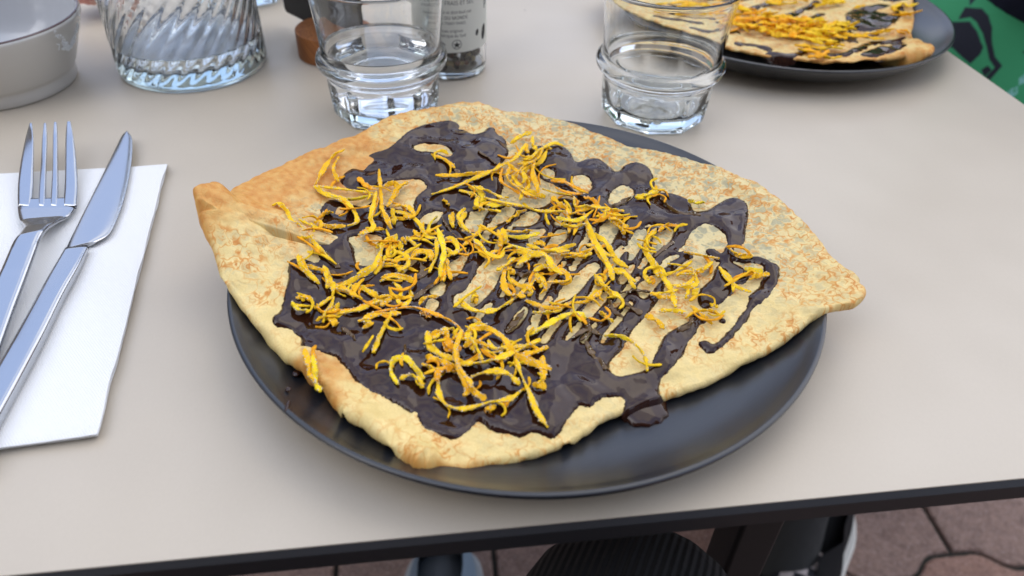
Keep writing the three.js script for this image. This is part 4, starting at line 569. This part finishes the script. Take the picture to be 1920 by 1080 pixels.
// pepper jar
{
  const c = V(-0.0510, T, -0.5362), R = 0.026, g = thing('pepper_jar', c, 'glass pepper jar with a printed paper label, behind the water glass', 'jar');
  part('glass_body', lathe([[0, 0.0008], [0.021, 0.0004], [0.0252, 0.0014], [R, 0.004], [R, 0.088], [0.0235, 0.096], [0.020, 0.099], [0.020, 0.108], [0.0185, 0.108], [0.0185, 0.098], [0.0218, 0.095], [0.0242, 0.088], [0.0242, 0.0075], [0.0225, 0.0052], [0, 0.0048]], 96), glassMat, g);
  part('lid', lathe([[0, 0.128], [0.019, 0.128], [0.0215, 0.126], [0.0218, 0.1015], [0.0205, 0.1012], [0.0205, 0.1085], [0, 0.1085]], 64), std(lin(0.012, 0.012, 0.012), 0.4), g);
  const cv = document.createElement('canvas'); cv.width = 1024; cv.height = 512; const x = cv.getContext('2d');
  x.fillStyle = '#d3d3c9'; x.fillRect(0, 0, 1024, 512); x.fillStyle = '#222222'; x.textAlign = 'center'; const cx = 500;
  x.font = '42px sans-serif'; x.fillText('CONSERVER DANS UN', cx, 92); x.fillText('ENDROIT FRAIS ET SEC', cx, 140);
  x.font = '30px sans-serif'; x.fillText('Conditionné et distribué par', cx, 206); x.font = '36px sans-serif'; x.fillText('ÉPICES DU MONDE', cx, 250); x.font = '30px sans-serif'; x.fillText('Vienne 75007 PARIS', cx, 290);
  x.fillText('diverses origines', cx, 350); x.fillText('dont Afrique du Sud', cx, 388);
  x.lineWidth = 5; x.strokeStyle = '#3a3a38'; x.beginPath(); x.arc(560, 446, 36, 0, 7); x.stroke(); x.beginPath(); x.moveTo(560, 420); x.lineTo(568, 440); x.lineTo(590, 442); x.lineTo(572, 456); x.lineTo(580, 476); x.lineTo(560, 462); x.lineTo(538, 476); x.lineTo(548, 454); x.lineTo(532, 440); x.lineTo(553, 440); x.fill();
  x.beginPath(); x.moveTo(400, 446); x.lineTo(434, 420); x.lineTo(468, 446); x.lineTo(434, 472); x.closePath(); x.stroke(); x.fillRect(416, 436, 36, 20); x.fillRect(418, 482, 32, 6);
  x.beginPath(); x.ellipse(745, 380, 16, 26, 0.2, 0, 7); x.fill(); x.beginPath(); x.ellipse(835, 400, 30, 62, 0.2, 0, 7); x.fill(); x.font = 'bold 90px sans-serif'; x.fillText('P', 860, 220);
  const lt = new THREE.CanvasTexture(cv); lt.colorSpace = THREE.SRGBColorSpace;
  const toCam = Math.atan2(-c.x, -c.z), lg = new THREE.CylinderGeometry(R + 0.0003, R + 0.0003, 0.046, 96, 1, true, toCam - 1.75, 3.5); part('label', lg, std(lin(1, 1, 1), 0.7, { map: lt }), g, V(0, 0.0445, 0));
  const pr = mulberry(21), ig = new THREE.IcosahedronGeometry(1, 1), im = new THREE.InstancedMesh(ig, std(lin(1, 1, 1), 0.8), 520), M = new THREE.Matrix4();
  for (let i = 0; i < 520; i++) { const a = pr() * 6.283, r = 0.0215 * Math.sqrt(pr() * 0.75 + 0.25), s = 0.0017 + 0.0006 * pr(); M.compose(V(r * Math.cos(a), 0.0072 + pr() * 0.030, r * Math.sin(a)), new THREE.Quaternion().setFromEuler(new THREE.Euler(pr() * 6, pr() * 6, 0)), V(s, s, s)); im.setMatrixAt(i, M); const k = pr(); im.setColorAt(i, k < 0.72 ? lin(0.03, 0.022, 0.018) : k < 0.88 ? lin(0.16, 0.07, 0.05) : lin(0.42, 0.34, 0.18)); }
  im.name = 'peppercorns'; im.position.copy(c); shade(im); scene.add(im); tag(im, 'mixed black and pale peppercorns at the bottom of the jar', 'peppercorns', undefined, 'stuff');
}

// ------------------------------------------------------------------ napkin, fork, knife
{
  const mid = W(120, 560, 0), g = thing('napkin', V(mid.x, T, mid.z), 'folded white paper napkin under the fork and knife', 'napkin');
  const emboss = tex(256, 256, (u, v) => { const a = Math.sin(u * 2 * Math.PI * 16) * Math.sin(v * 2 * Math.PI * 16), n = 128 + 70 * a + 25 * N2(u * 40, v * 40); return [n, n, n]; });
  const pm = phys(lin(0.80, 0.80, 0.78), 0.95, { bumpMap: emboss, bumpScale: 0.00022, transmission: 0 });
  const layers = 4, C = [[-190, 336], [311, 309], [180, 814], [-260, 872]];
  for (let k = 0; k < layers; k++) {
    const y0 = 0.0002 + k * 0.00095, off = (layers - 1 - k), A = C.map(([x, y], i) => W(x + (i === 1 || i === 2 ? off * 0.9 + (k % 2) * 1.2 : 0), y + (i >= 2 ? off * 1.0 : -off * 0.4), y0 + 0.0008));
    const nu = 30, nv = 46, grid = (top) => { const r = []; for (let j = 0; j <= nv; j++) { const row = []; for (let i = 0; i <= nu; i++) { const u = i / nu, v = j / nv; const p = A[0].clone().lerp(A[1], u).lerp(A[3].clone().lerp(A[2], u), v), w = 0.0004 * N2(u * 3, v * 4 + 2) * (k / 3); const e = Math.min(1, Math.min(u, 1 - u) * nu, Math.min(v, 1 - v) * nv); p.y = y0 + (top ? 0.0005 + 0.0003 * e : 0) + Math.max(0, w) + (0.0006 * sstep(0.88, 1, u) * (k === 3 ? 1 : 0.6)); p.x += 0.0006 * N2(v * 6, k + 3) * u; row.push(p); } r.push(row); } return r; };
    const t = grid(true), b = grid(false), pos = [], uv = [], idx = [], m = nu + 1, put = (q) => q.forEach((row) => row.forEach((p) => { pos.push(p.x - mid.x, p.y, p.z - mid.z); uv.push(p.x / 0.022, p.z / 0.022); }));
    put(t); put(b); const o = m * (nv + 1); for (let j = 0; j < nv; j++) for (let i = 0; i < nu; i++) { const a = j * m + i; idx.push(a, a + m, a + 1, a + 1, a + m, a + m + 1); }
    const per = []; for (let i = 0; i < nu; i++) per.push(i); for (let j = 0; j < nv; j++) per.push(j * m + nu); for (let i = nu; i > 0; i--) per.push(nv * m + i); for (let j = nv; j > 0; j--) per.push(j * m);
    per.forEach((a, i) => { const c = per[(i + 1) % per.length]; idx.push(a, c, a + o, c, c + o, a + o); });
    const gg = new THREE.BufferGeometry(); gg.setAttribute('position', new THREE.Float32BufferAttribute(pos, 3)); gg.setAttribute('uv', new THREE.Float32BufferAttribute(uv, 2)); gg.setIndex(idx); gg.computeVertexNormals();
    part('ply', gg, pm, g);
  }
}
const steel = phys(lin(0.50, 0.51, 0.53), 0.17, { metalness: 1 });
// a lofted bar: matching lists of left and right edge points (pixels), heights and thickness along it
function loftBar(left, right, ys, ths, origin, o = {}) {
  const n = o.n ?? 60, ip = (arr, t) => { const f = t * (arr.length - 1), i = Math.min(arr.length - 2, Math.floor(f)); return lerp(arr[i], arr[i + 1], f - i); };
  const mk = (list) => new THREE.CatmullRomCurve3(list.map(([x, y]) => V(x, y, 0)), false, 'centripetal').getPoints(n), L = mk(left), R = mk(right), rings = [], m = 20;
  for (let i = 0; i <= n; i++) {
    const t = i / n, y = ip(ys, t), th = ip(ths, t), a = W(L[i].x, L[i].y, y), b = W(R[i].x, R[i].y, y), c = a.clone().add(b).multiplyScalar(0.5), e = b.clone().sub(c), ring = [];
    for (let k = 0; k < m; k++) { const q = k / m * 2 * Math.PI, cx = Math.sign(Math.cos(q)) * Math.pow(Math.abs(Math.cos(q)), o.sq ?? 0.5), cy = Math.sign(Math.sin(q)) * Math.pow(Math.abs(Math.sin(q)), o.sqy ?? 0.8); ring.push(V(c.x + e.x * cx - origin.x, c.y + cy * th / 2 - (o.cup ?? 0) * (1 - cx * cx) - (o.tilt ?? 0) * cx, c.z + e.z * cx - origin.z)); }
    rings.push(ring);
  }
  for (const at of [0, rings.length - 1]) { const r = rings[at], c = r.reduce((s, p) => s.add(p), V(0, 0, 0)).multiplyScalar(1 / m); at ? rings.push(r.map(() => c.clone())) : rings.unshift(r.map(() => c.clone())); }
  return ringGeo(rings);
}
const zc = (a) => pairs(a).map(([x, y]) => [x / 1.6875, y / 1.6875 + 220]);
{
  const o = W(170, 440, 0), g = thing('knife', V(o.x, T, o.z), 'stainless steel table knife lying on the napkin', 'knife'), N = 0.0046;
  part('blade', loftBar(zc([400, 44, 388, 55, 372, 85, 340, 150, 300, 230, 260, 310, 225, 380, 206, 421]), zc([404, 45, 416, 62, 419, 100, 414, 160, 400, 235, 380, 300, 345, 370, 300, 398]), [N + .001, N + .001, N + .0012, N + .0015, N + .002], [.0006, .0011, .0014, .0018, .0024], o, { n: 70, sq: 0.7, sqy: 1.4 }), steel, g);
  part('handle', loftBar(zc([206, 419, 150, 515, 90, 628, 30, 738, -30, 842, -120, 1000, -170, 1090]), zc([282, 412, 256, 470, 205, 565, 145, 690, 75, 825, -30, 1020, -90, 1130]), [N + .0024, N + .0028, N + .0030, N + .0028, N + .0024], [.0032, .0048, .0056, .0058, .0056], o, { n: 60, sq: 0.42, sqy: 0.55 }), steel, g);
}
{
  const o = W(70, 430, 0), g = thing('fork', V(o.x, T, o.z), 'stainless steel table fork with four tines on the napkin', 'fork'), N = 0.0046;
  const tines = [[[94, 20, 83, 60, 65, 150, 57, 225, 57, 285], [102, 20, 107, 80, 107, 160, 106, 225, 100, 285]], [[139, 20, 134, 70, 130, 150, 125, 220, 122, 285], [147, 20, 150, 70, 147, 160, 146, 225, 145, 285]], [[171, 17, 168, 65, 167, 160, 164, 220, 160, 285], [180, 17, 183, 65, 184, 160, 185, 225, 184, 285]], [[212, 15, 208, 60, 207, 150, 205, 220, 200, 285], [224, 15, 234, 70, 243, 150, 247, 225, 243, 285]]];
  const ty = [N + .0125, N + .0088, N + .0056, N + .0034, N + .0024];
  for (const [l, r] of tines) part('tine', loftBar(zc(l), zc(r), ty, [.0010, .0016, .0020, .0022, .0022], o, { n: 30, sq: 0.45, sqy: 0.6 }), steel, g);
  part('handle', loftBar(zc([57, 262, 56, 290, 62, 325, 76, 347, 62, 372, 44, 396, 20, 450, -10, 520, -50, 620, -100, 760, -130, 850]), zc([243, 258, 238, 285, 220, 312, 180, 333, 150, 352, 131, 380, 112, 430, 85, 505, 45, 612, -10, 765, -55, 880]), [N + .0027, N + .0022, N + .0030, N + .0070, N + .0096, N + .0092, N + .0080, N + .006, N + .004, N + .0028], [.0021, .0024, .0026, .0030, .0032, .0034, .0036, .0038, .0038, .0036], o, { n: 90, sq: 0.42, sqy: 0.7 }), steel, g);
}

// ------------------------------------------------------------------ people
function blob(bones, cell, grow = 0) {   // bones: [a, b, ra, rb]; one smooth skin round them
  const lo = V(1e9, 1e9, 1e9), hi = V(-1e9, -1e9, -1e9); for (const [a, b, ra, rb] of bones) { const r = Math.max(ra, rb) + grow + 0.03; for (const p of [a, b]) { lo.min(p.clone().subScalar(r)); hi.max(p.clone().addScalar(r)); } }
  const c = lo.clone().add(hi).multiplyScalar(0.5), half = Math.max(hi.x - lo.x, hi.y - lo.y, hi.z - lo.z) / 2, res = Math.min(110, Math.ceil(2 * half / cell)), mc = new MarchingCubes(res, undefined, false, false, 200000); mc.isolation = 0;
  const p = V(0, 0, 0), d = V(0, 0, 0), e = V(0, 0, 0), kk = 0.03;
  for (let z = 0; z < res; z++) for (let y = 0; y < res; y++) for (let x = 0; x < res; x++) {
    p.set((x - res / 2) / (res / 2), (y - res / 2) / (res / 2), (z - res / 2) / (res / 2)).multiplyScalar(half).add(c); let s = 1e3;
    for (const [a, b, ra, rb, fl] of bones) { d.subVectors(b, a); e.subVectors(p, a); const t = Math.min(1, Math.max(0, e.dot(d) / d.lengthSq())); e.addScaledVector(d, -t); let q = e.length() - lerp(ra, rb, t) - grow; const h = Math.max(kk - Math.abs(s - q), 0) / kk; s = Math.min(s, q) - h * h * kk * 0.25; }
    mc.field[x + y * res + z * res * res] = -s;
  }
  mc.update(); const n = mc.count, g = new THREE.BufferGeometry(), P = new Float32Array(n * 3), Nn = new Float32Array(n * 3);
  for (let i = 0; i < n; i++) { P[i * 3] = mc.positionArray[i * 3] * half + c.x; P[i * 3 + 1] = mc.positionArray[i * 3 + 1] * half + c.y; P[i * 3 + 2] = mc.positionArray[i * 3 + 2] * half + c.z; }
  g.setAttribute('position', new THREE.BufferAttribute(P, 3)); const m = mergeVertices(g, 1e-5); m.computeVertexNormals();
  const nn = m.attributes.normal; for (let i = 0; i < 1; i++) { const pos = m.attributes.position; }
  return m;
}
const skin = phys(lin(0.46, 0.27, 0.19), 0.5);
function headBones(h, f) { const s = V(-f.z, 0, f.x); return [[h.clone().add(V(0, 0.02, 0)), h.clone().add(V(0, -0.02, 0)).addScaledVector(f, 0.02), 0.085, 0.07], [h.clone().add(V(0, -0.05, 0)).addScaledVector(f, 0.03), h.clone().add(V(0, -0.085, 0)).addScaledVector(f, 0.05), 0.055, 0.035], [h.clone().addScaledVector(f, 0.085).add(V(0, 0.0, 0)), h.clone().addScaledVector(f, 0.108).add(V(0, -0.025, 0)), 0.010, 0.014], [h.clone().addScaledVector(s, 0.082), h.clone().addScaledVector(s, 0.086).add(V(0, -0.03, 0)), 0.012, 0.01], [h.clone().addScaledVector(s, -0.082), h.clone().addScaledVector(s, -0.086).add(V(0, -0.03, 0)), 0.012, 0.01]]; }
function handBones(w, f, up) { const s = V(0, 0, 0).crossVectors(f, up).normalize(), r = [[w.clone(), w.clone().addScaledVector(f, 0.06), 0.022, 0.026]]; for (let i = 0; i < 4; i++) { const a = w.clone().addScaledVector(f, 0.07).addScaledVector(s, (i - 1.5) * 0.019), b = a.clone().addScaledVector(f, 0.035).addScaledVector(up, -0.006), c = b.clone().addScaledVector(f, 0.025 + 0.008 * (i === 1 || i === 2)).addScaledVector(up, -0.016); r.push([a, b, 0.010, 0.009], [b, c, 0.009, 0.0075]); } r.push([w.clone().addScaledVector(f, 0.02).addScaledVector(s, -0.02), w.clone().addScaledVector(f, 0.055).addScaledVector(s, -0.048), 0.012, 0.010]); return r; }
function shoeGeo(L, Wd) {   // sole outline for a right shoe, heel at z = 0, toe at z = L
  const sh = new THREE.Shape(), pts = [[0, 0], [0.30 * Wd, 0.008], [0.42 * Wd, 0.05], [0.38 * Wd, 0.12], [0.5 * Wd, 0.19], [0.44 * Wd, 0.25], [0.1 * Wd, L], [-0.2 * Wd, L - 0.004], [-0.46 * Wd, 0.24], [-0.48 * Wd, 0.18], [-0.38 * Wd, 0.1], [-0.4 * Wd, 0.04], [-0.28 * Wd, 0.006]];
  sh.setFromPoints(new THREE.CatmullRomCurve3(pts.map(([x, z]) => V(x, z, 0)), true).getPoints(64).map((p) => new THREE.Vector2(p.x, p.y))); return sh;
}
function shoe(parent, pos, turn, mats, grow = 1) {
  const g = new THREE.Group(); g.name = 'shoe'; g.position.copy(pos); g.rotation.y = turn; g.scale.setScalar(grow); parent.add(g);
  const sole = new THREE.ExtrudeGeometry(shoeGeo(0.288, 0.114), { depth: 0.022, bevelEnabled: true, bevelSize: 0.003, bevelThickness: 0.003, bevelSegments: 2 }); sole.rotateX(Math.PI / 2); sole.translate(0, 0.0255, 0); part('sole', sole, mats.sole, g);
  const up = [], pts = shoeGeo(0.285, 0.1).getPoints(); const N = pts.length - 1;
  for (let i = 0; i <= 14; i++) { const t = i / 14; up.push(pts.slice(0, N).map((p) => { const z = p.y, hgt = z < 0.12 ? 0.075 : lerp(0.08, 0.045, sstep(0.12, 0.26, z)), k = Math.cos(t * Math.PI / 2 * 0.9), cz = 0.075, open = z < 0.15; const e = Math.pow(Math.sin(t * Math.PI / 2), 0.8); const x = p.x * lerp(1.0, open ? 0.62 : 0.15, e * e), zz = lerp(p.y, open ? cz + (p.y - cz) * 0.78 : lerp(p.y, 0.15, 0.55), e * e); return V(x, 0.024 + hgt * e, zz); })); }
  part('upper', ringGeo(up), mats.upper, g);
  const lin_ = new THREE.SphereGeometry(1, 32, 12); lin_.scale(0.032, 0.018, 0.062); part('lining', lin_, mats.lining ?? mats.upper, g, V(0, 0.066, 0.078));
  return g;
}
const cloth = (c, r = 0.9) => phys(c, r, { specularIntensity: 0.4 });
const ribT = tex(256, 64, (u, v) => { const n = 128 + 110 * Math.sin(u * 2 * Math.PI * 32); return [n, n, n]; });
function planarUV(g, ax, s, off = V(0, 0, 0), ay = V(0, 1, 0)) { const p = g.attributes.position, uv = new Float32Array(p.count * 2), q = V(0, 0, 0); for (let i = 0; i < p.count; i++) { q.fromBufferAttribute(p, i).sub(off); uv[i * 2] = q.dot(ax) / s; uv[i * 2 + 1] = q.dot(ay) / s; } g.setAttribute('uv', new THREE.BufferAttribute(uv, 2)); return g; }
// companion in the green shirt
{
  const at = V(0.65, 0, -0.97), f = V(-0.80, 0, 0.60).normalize(), s = V(-f.z, 0, f.x);   // facing the table; s to their right
  const P = (a, y, b) => at.clone().addScaledVector(f, a).addScaledVector(s, b).setY(y);
  const foot = W(1478, 1010, -T), hipR = P(0.02, 0.53, 0.09), hipL = P(0.02, 0.53, -0.09), kneeR = P(0.36, 0.56, 0.13), kneeL = P(0.40, 0.57, -0.12), ankR = P(0.34, 0.11, 0.2), ankL = W(1466, 992, 0.11 - T).add(V(0, T, 0));
  const g = thing('person', V(at.x, 0, at.z), 'seated person in a green printed shirt at the far corner of the table', 'person');
  const rel = (geo) => geo.translate(-at.x, 0, -at.z);
  const elbL = dir(1958, -22).multiplyScalar(0.80).add(V(0, T + EYE, 0)), shoL = P(-0.02, 1.02, -0.19), wrL = P(0.30, 0.96, -0.16), elbR = P(0.0, 0.76, 0.29), shoR = P(-0.02, 1.02, 0.19), wrR = P(0.20, 0.68, 0.16), head = P(0.06, 1.27, 0);
  const torso = [[P(0, 0.56, 0.06), P(0, 0.56, -0.06), 0.12, 0.12], [P(0.01, 0.56, 0), P(0, 0.86, 0), 0.14, 0.15], [P(-0.01, 0.90, 0.09), P(-0.01, 0.90, -0.09), 0.11, 0.11], [shoR, shoL, 0.075, 0.075]];
  const armL = [[shoL, elbL, 0.058, 0.048], [elbL, wrL, 0.046, 0.03]], armR = [[shoR, elbR, 0.055, 0.042], [elbR, wrR, 0.04, 0.027]], neck = [[P(0, 1.03, 0), P(0.04, 1.16, 0), 0.06, 0.055]];
  const legs = [[hipR, kneeR, 0.085, 0.06], [kneeR, ankR, 0.056, 0.04], [hipL, kneeL, 0.085, 0.06], [kneeL, ankL, 0.056, 0.034]];
  part('body', rel(blob([...torso, ...neck, ...headBones(head, f), ...armL, ...armR, ...handBones(wrL, f, V(0, 1, 0)), ...handBones(wrR, f, V(0, 1, 0)), ...legs], 0.013)), skin, g);
  part('hair', rel(blob([[head.clone().add(V(0, 0.045, 0)).addScaledVector(f, -0.02), head.clone().add(V(0, 0.0, 0)).addScaledVector(f, -0.035), 0.088, 0.08]], 0.012)), cloth(lin(0.03, 0.02, 0.015), 0.6), g);
  // shirt print, drawn where the photograph shows it on the front of the shirt
  const cvs = document.createElement('canvas'); cvs.width = 1024; cvs.height = 1024; const x = cvs.getContext('2d'); x.fillStyle = '#2f8455'; x.fillRect(0, 0, 1024, 1024);
  const shirtG = blob(torso.concat([[P(0.0, 0.58, 0), P(0.17, 0.60, -0.03), 0.14, 0.115], [P(0.0, 0.58, -0.05), P(0.20, 0.57, -0.13), 0.13, 0.10],[shoR, shoR.clone().lerp(elbR, 0.6), 0.06, 0.055]]), 0.012, 0.008), front = P(0.265, 0.7, 0), S = 0.7;
  const toUV = (px, py) => { const d = dir(px, py), o = V(0, T + EYE, 0), t = front.clone().sub(o).dot(f) / d.dot(f), q = o.addScaledVector(d, t).sub(front); return [(q.dot(s) / S + 0.5) * 1024, (1 - (q.y / S + 0.5)) * 1024]; };
  const poly = (a, c) => { x.fillStyle = c; x.beginPath(); pairs(a).forEach(([u, v], i) => { const q = toUV(u, v); i ? x.lineTo(...q) : x.moveTo(...q); }); x.closePath(); x.fill(); };
  poly([1740, -30, 1796, -30, 1786, 22, 1774, 6], '#14162a'); poly([1780, 24, 1808, 28, 1824, 40, 1838, 60, 1846, 85, 1857, 110, 1872, 127, 1860, 148, 1852, 143, 1862, 128, 1850, 113, 1840, 90, 1828, 68, 1812, 49, 1798, 40, 1780, 42], '#10121e');
  poly([1770, 46, 1800, 47, 1818, 64, 1836, 92, 1834, 104, 1823, 118, 1806, 103, 1788, 88, 1770, 86], '#10121e'); poly([1842, 130, 1850, 124, 1858, 132, 1850, 142], '#10121e'); poly([1891, 86, 1896, 86, 1894, 90], '#16301f'); poly([1893, 106, 1900, 108, 1896, 111], '#16301f');
  for (let i = 0; i < 9; i++) { const u = 1892 + i * 6, v = 172 - i * 11 + (i % 2) * 9; poly([u, v, u + 9, v - 9, u + 14, v + 3, u + 5, v + 12], '#6fa39a'); poly([u + 4, v - 2, u + 9, v - 5, u + 9, v + 3], '#2f8455'); }
  const ct = new THREE.CanvasTexture(cvs); ct.colorSpace = THREE.SRGBColorSpace; ct.wrapS = ct.wrapT = THREE.ClampToEdgeWrapping;
  planarUV(shirtG, s, S, front.clone().addScaledVector(s, -S / 2).add(V(0, -S / 2, 0))); part('shirt', rel(shirtG), phys(lin(1, 1, 1), 0.9, { map: ct }), g);
  part('sleeve', rel(blob([[shoL, elbL, 0.075, 0.060], [elbL, elbL.clone().lerp(wrL, 0.9), 0.064, 0.045]], 0.012)), cloth(lin(0.014, 0.014, 0.030)), g);
  part('trousers', rel(blob([[P(0, 0.54, 0.06), P(0, 0.54, -0.06), 0.12, 0.12], ...legs.slice(0, 3), [kneeL, kneeL.clone().lerp(ankL, 0.72), 0.058, 0.042]], 0.013, 0.010)), cloth(lin(0.03, 0.032, 0.036)), g);
  part('sock', rel(blob([[ankL.clone().add(V(0, 0.12, -0.02)), ankL.clone().add(V(0.006, -0.03, 0.02)), 0.044, 0.040]], 0.009)), cloth(lin(0.045, 0.047, 0.047)), g);
  const chk = tex(128, 128, (u, v) => ((Math.floor(u * 8) + Math.floor(v * 8)) % 2 ? [190, 180, 178] : [22, 23, 32]), true);
  const white = phys(lin(0.62, 0.61, 0.55), 0.6), blackC = cloth(lin(0.010, 0.010, 0.011));
  const toe = W(1440, 1150, -T).sub(foot), turn = Math.atan2(toe.x, toe.z);
  const sh = shoe(g, V(foot.x - at.x, 0, foot.z - at.z).addScaledVector(toe.normalize(), -0.075).add(V(0.024, 0, 0)), turn, { sole: white, upper: blackC }, 1.2);
  const vg = new THREE.SphereGeometry(1, 32, 16, 0, 6.3, 0, 1.5); vg.scale(0.034, 0.026, 0.07); { const p = vg.attributes.position, uv = vg.attributes.uv; for (let i = 0; i < uv.count; i++) uv.setXY(i, p.getX(i) / 0.10 + 0.5, p.getZ(i) / 0.10 + 0.5); } part('checked_vamp', vg, phys(lin(1, 1, 1), 0.8, { map: chk }), sh, V(0, 0.062, 0.185));
  shoe(g, V(ankR.x - at.x, 0, ankR.z - at.z).addScaledVector(f, -0.05), Math.atan2(f.x, f.z), { sole: white, upper: blackC });
  // the chair
  const ch = thing('chair', V(at.x, 0, at.z), 'dark metal cafe chair under the person in the green shirt', 'chair'); ch.rotation.y = Math.atan2(f.x, f.z); const cm = std(lin(0.02, 0.02, 0.022), 0.5);
  part('seat', new RoundedBoxGeometry(0.42, 0.025, 0.42, 3, 0.01), cm, ch, V(0, 0.415, 0.02)); part('backrest', new RoundedBoxGeometry(0.40, 0.22, 0.02, 3, 0.008), cm, ch, V(0, 0.74, -0.235));
  for (const [a, b] of [[-1, -1], [1, -1], [-1, 1], [1, 1]]) part('leg', new THREE.CylinderGeometry(0.012, 0.012, b < 0 ? 0.85 : 0.40, 12), cm, ch, V(a * 0.19, b < 0 ? 0.425 : 0.20, b < 0 ? -0.215 : 0.20));
}
// the person at the near side: a black ribbed knee shows below the table edge
{
  const kneeC = dir(1180, 1222).multiplyScalar(0.40).add(V(0, T + EYE, 0)), g = thing('person', V(0.02, 0, 0.42), 'person in black ribbed trousers, one knee showing below the table edge', 'person');
  const rel = (geo) => geo.translate(-0.02, 0, -0.42);
  const hipR = V(0.12, 0.53, 0.40), hipL = V(-0.08, 0.53, 0.40), kneeL = V(-0.16, 0.54, 0.02), ankR = V(0.14, 0.1, 0.02), ankL = V(-0.18, 0.1, 0.06), shR = V(0.21, 1.02, 0.47), shL = V(-0.17, 1.02, 0.47), head = V(0.02, 1.27, 0.42), f = V(0, 0, -1);
  const elR = V(0.30, 0.78, 0.36), elL = V(-0.26, 0.78, 0.36), wrR = V(0.24, 0.66, 0.14), wrL = V(-0.20, 0.66, 0.14);
  const torso = [[V(0.08, 0.56, 0.44), V(-0.04, 0.56, 0.44), 0.12, 0.12], [V(0.02, 0.56, 0.44), V(0.02, 0.88, 0.45), 0.14, 0.15], [V(0.11, 0.92, 0.46), V(-0.07, 0.92, 0.46), 0.11, 0.11], [shR, shL, 0.075, 0.075]], arms = [[shR, elR, 0.055, 0.043], [elR, wrR, 0.04, 0.028], [shL, elL, 0.055, 0.043], [elL, wrL, 0.04, 0.028]];
  const legs = [[hipR, kneeC, 0.085, 0.054], [kneeC, ankR, 0.054, 0.04], [hipL, kneeL, 0.085, 0.056], [kneeL, ankL, 0.054, 0.04]];
  part('body', rel(blob([...torso, [V(0.02, 1.03, 0.46), V(0.02, 1.16, 0.44), 0.06, 0.055], ...headBones(head, f), ...arms, ...handBones(wrR, V(-0.1, -0.15, -1).normalize(), V(0, 1, 0)), ...handBones(wrL, V(0.1, -0.15, -1).normalize(), V(0, 1, 0)), ...legs], 0.013)), skin, g);
  part('shirt', rel(blob([...torso, arms[0], [elR, elR.clone().lerp(wrR, 0.85), 0.041, 0.033], arms[2], [elL, elL.clone().lerp(wrL, 0.85), 0.041, 0.033]], 0.013, 0.009)), cloth(lin(0.03, 0.032, 0.04)), g);
  part('hair', rel(blob([[head.clone().add(V(0, 0.045, 0.02)), head.clone().add(V(0, 0.0, 0.035)), 0.088, 0.08]], 0.012)), cloth(lin(0.04, 0.025, 0.015), 0.6), g);
  const tg = blob([[V(0.08, 0.54, 0.43), V(-0.04, 0.54, 0.43), 0.12, 0.12], ...legs], 0.013, 0.006); planarUV(tg, V(0.92, 0, 0.39), 0.13, V(0, 0, 0), V(0, 0, 1));
  part('trousers', rel(tg), phys(lin(0.010, 0.010, 0.011), 0.95, { bumpMap: ribT, bumpScale: 0.0015 }), g);
  const dark = cloth(lin(0.02, 0.02, 0.02)); for (const a of [ankR, ankL]) shoe(g, V(a.x - 0.02, 0, a.z - 0.42 + 0.07), Math.PI, { sole: dark, upper: dark });
  const st = thing('stool', V(0.02, 0, 0.44), 'dark stool under the person in black ribbed trousers', 'stool'); const cm = std(lin(0.02, 0.02, 0.022), 0.5);
  part('seat', new THREE.CylinderGeometry(0.19, 0.185, 0.03, 40), cm, st, V(0, 0.415, 0)); for (const a of [0.8, 2.4, 3.9, 5.5]) part('leg', new THREE.CylinderGeometry(0.012, 0.012, 0.4, 12), cm, st, V(0.14 * Math.cos(a), 0.2, 0.14 * Math.sin(a)));
}
// pale slip-on shoe on the paving
{
  const c = W(838, 1052, -T), g = thing('slip_on_shoe', V(c.x, 0, c.z), 'pale blue-grey slip-on shoe on the paving under the table edge', 'shoe');
  const t = W(820, 1250, -T).sub(c); const s = shoe(g, V(0, 0, 0), Math.atan2(t.x, t.z), { sole: phys(lin(0.40, 0.42, 0.42), 0.7), upper: cloth(lin(0.20, 0.27, 0.34)), lining: cloth(lin(0.12, 0.13, 0.14)) }, 1.1); s.name = 'shoe_body';
}

renderer.render(scene, camera);
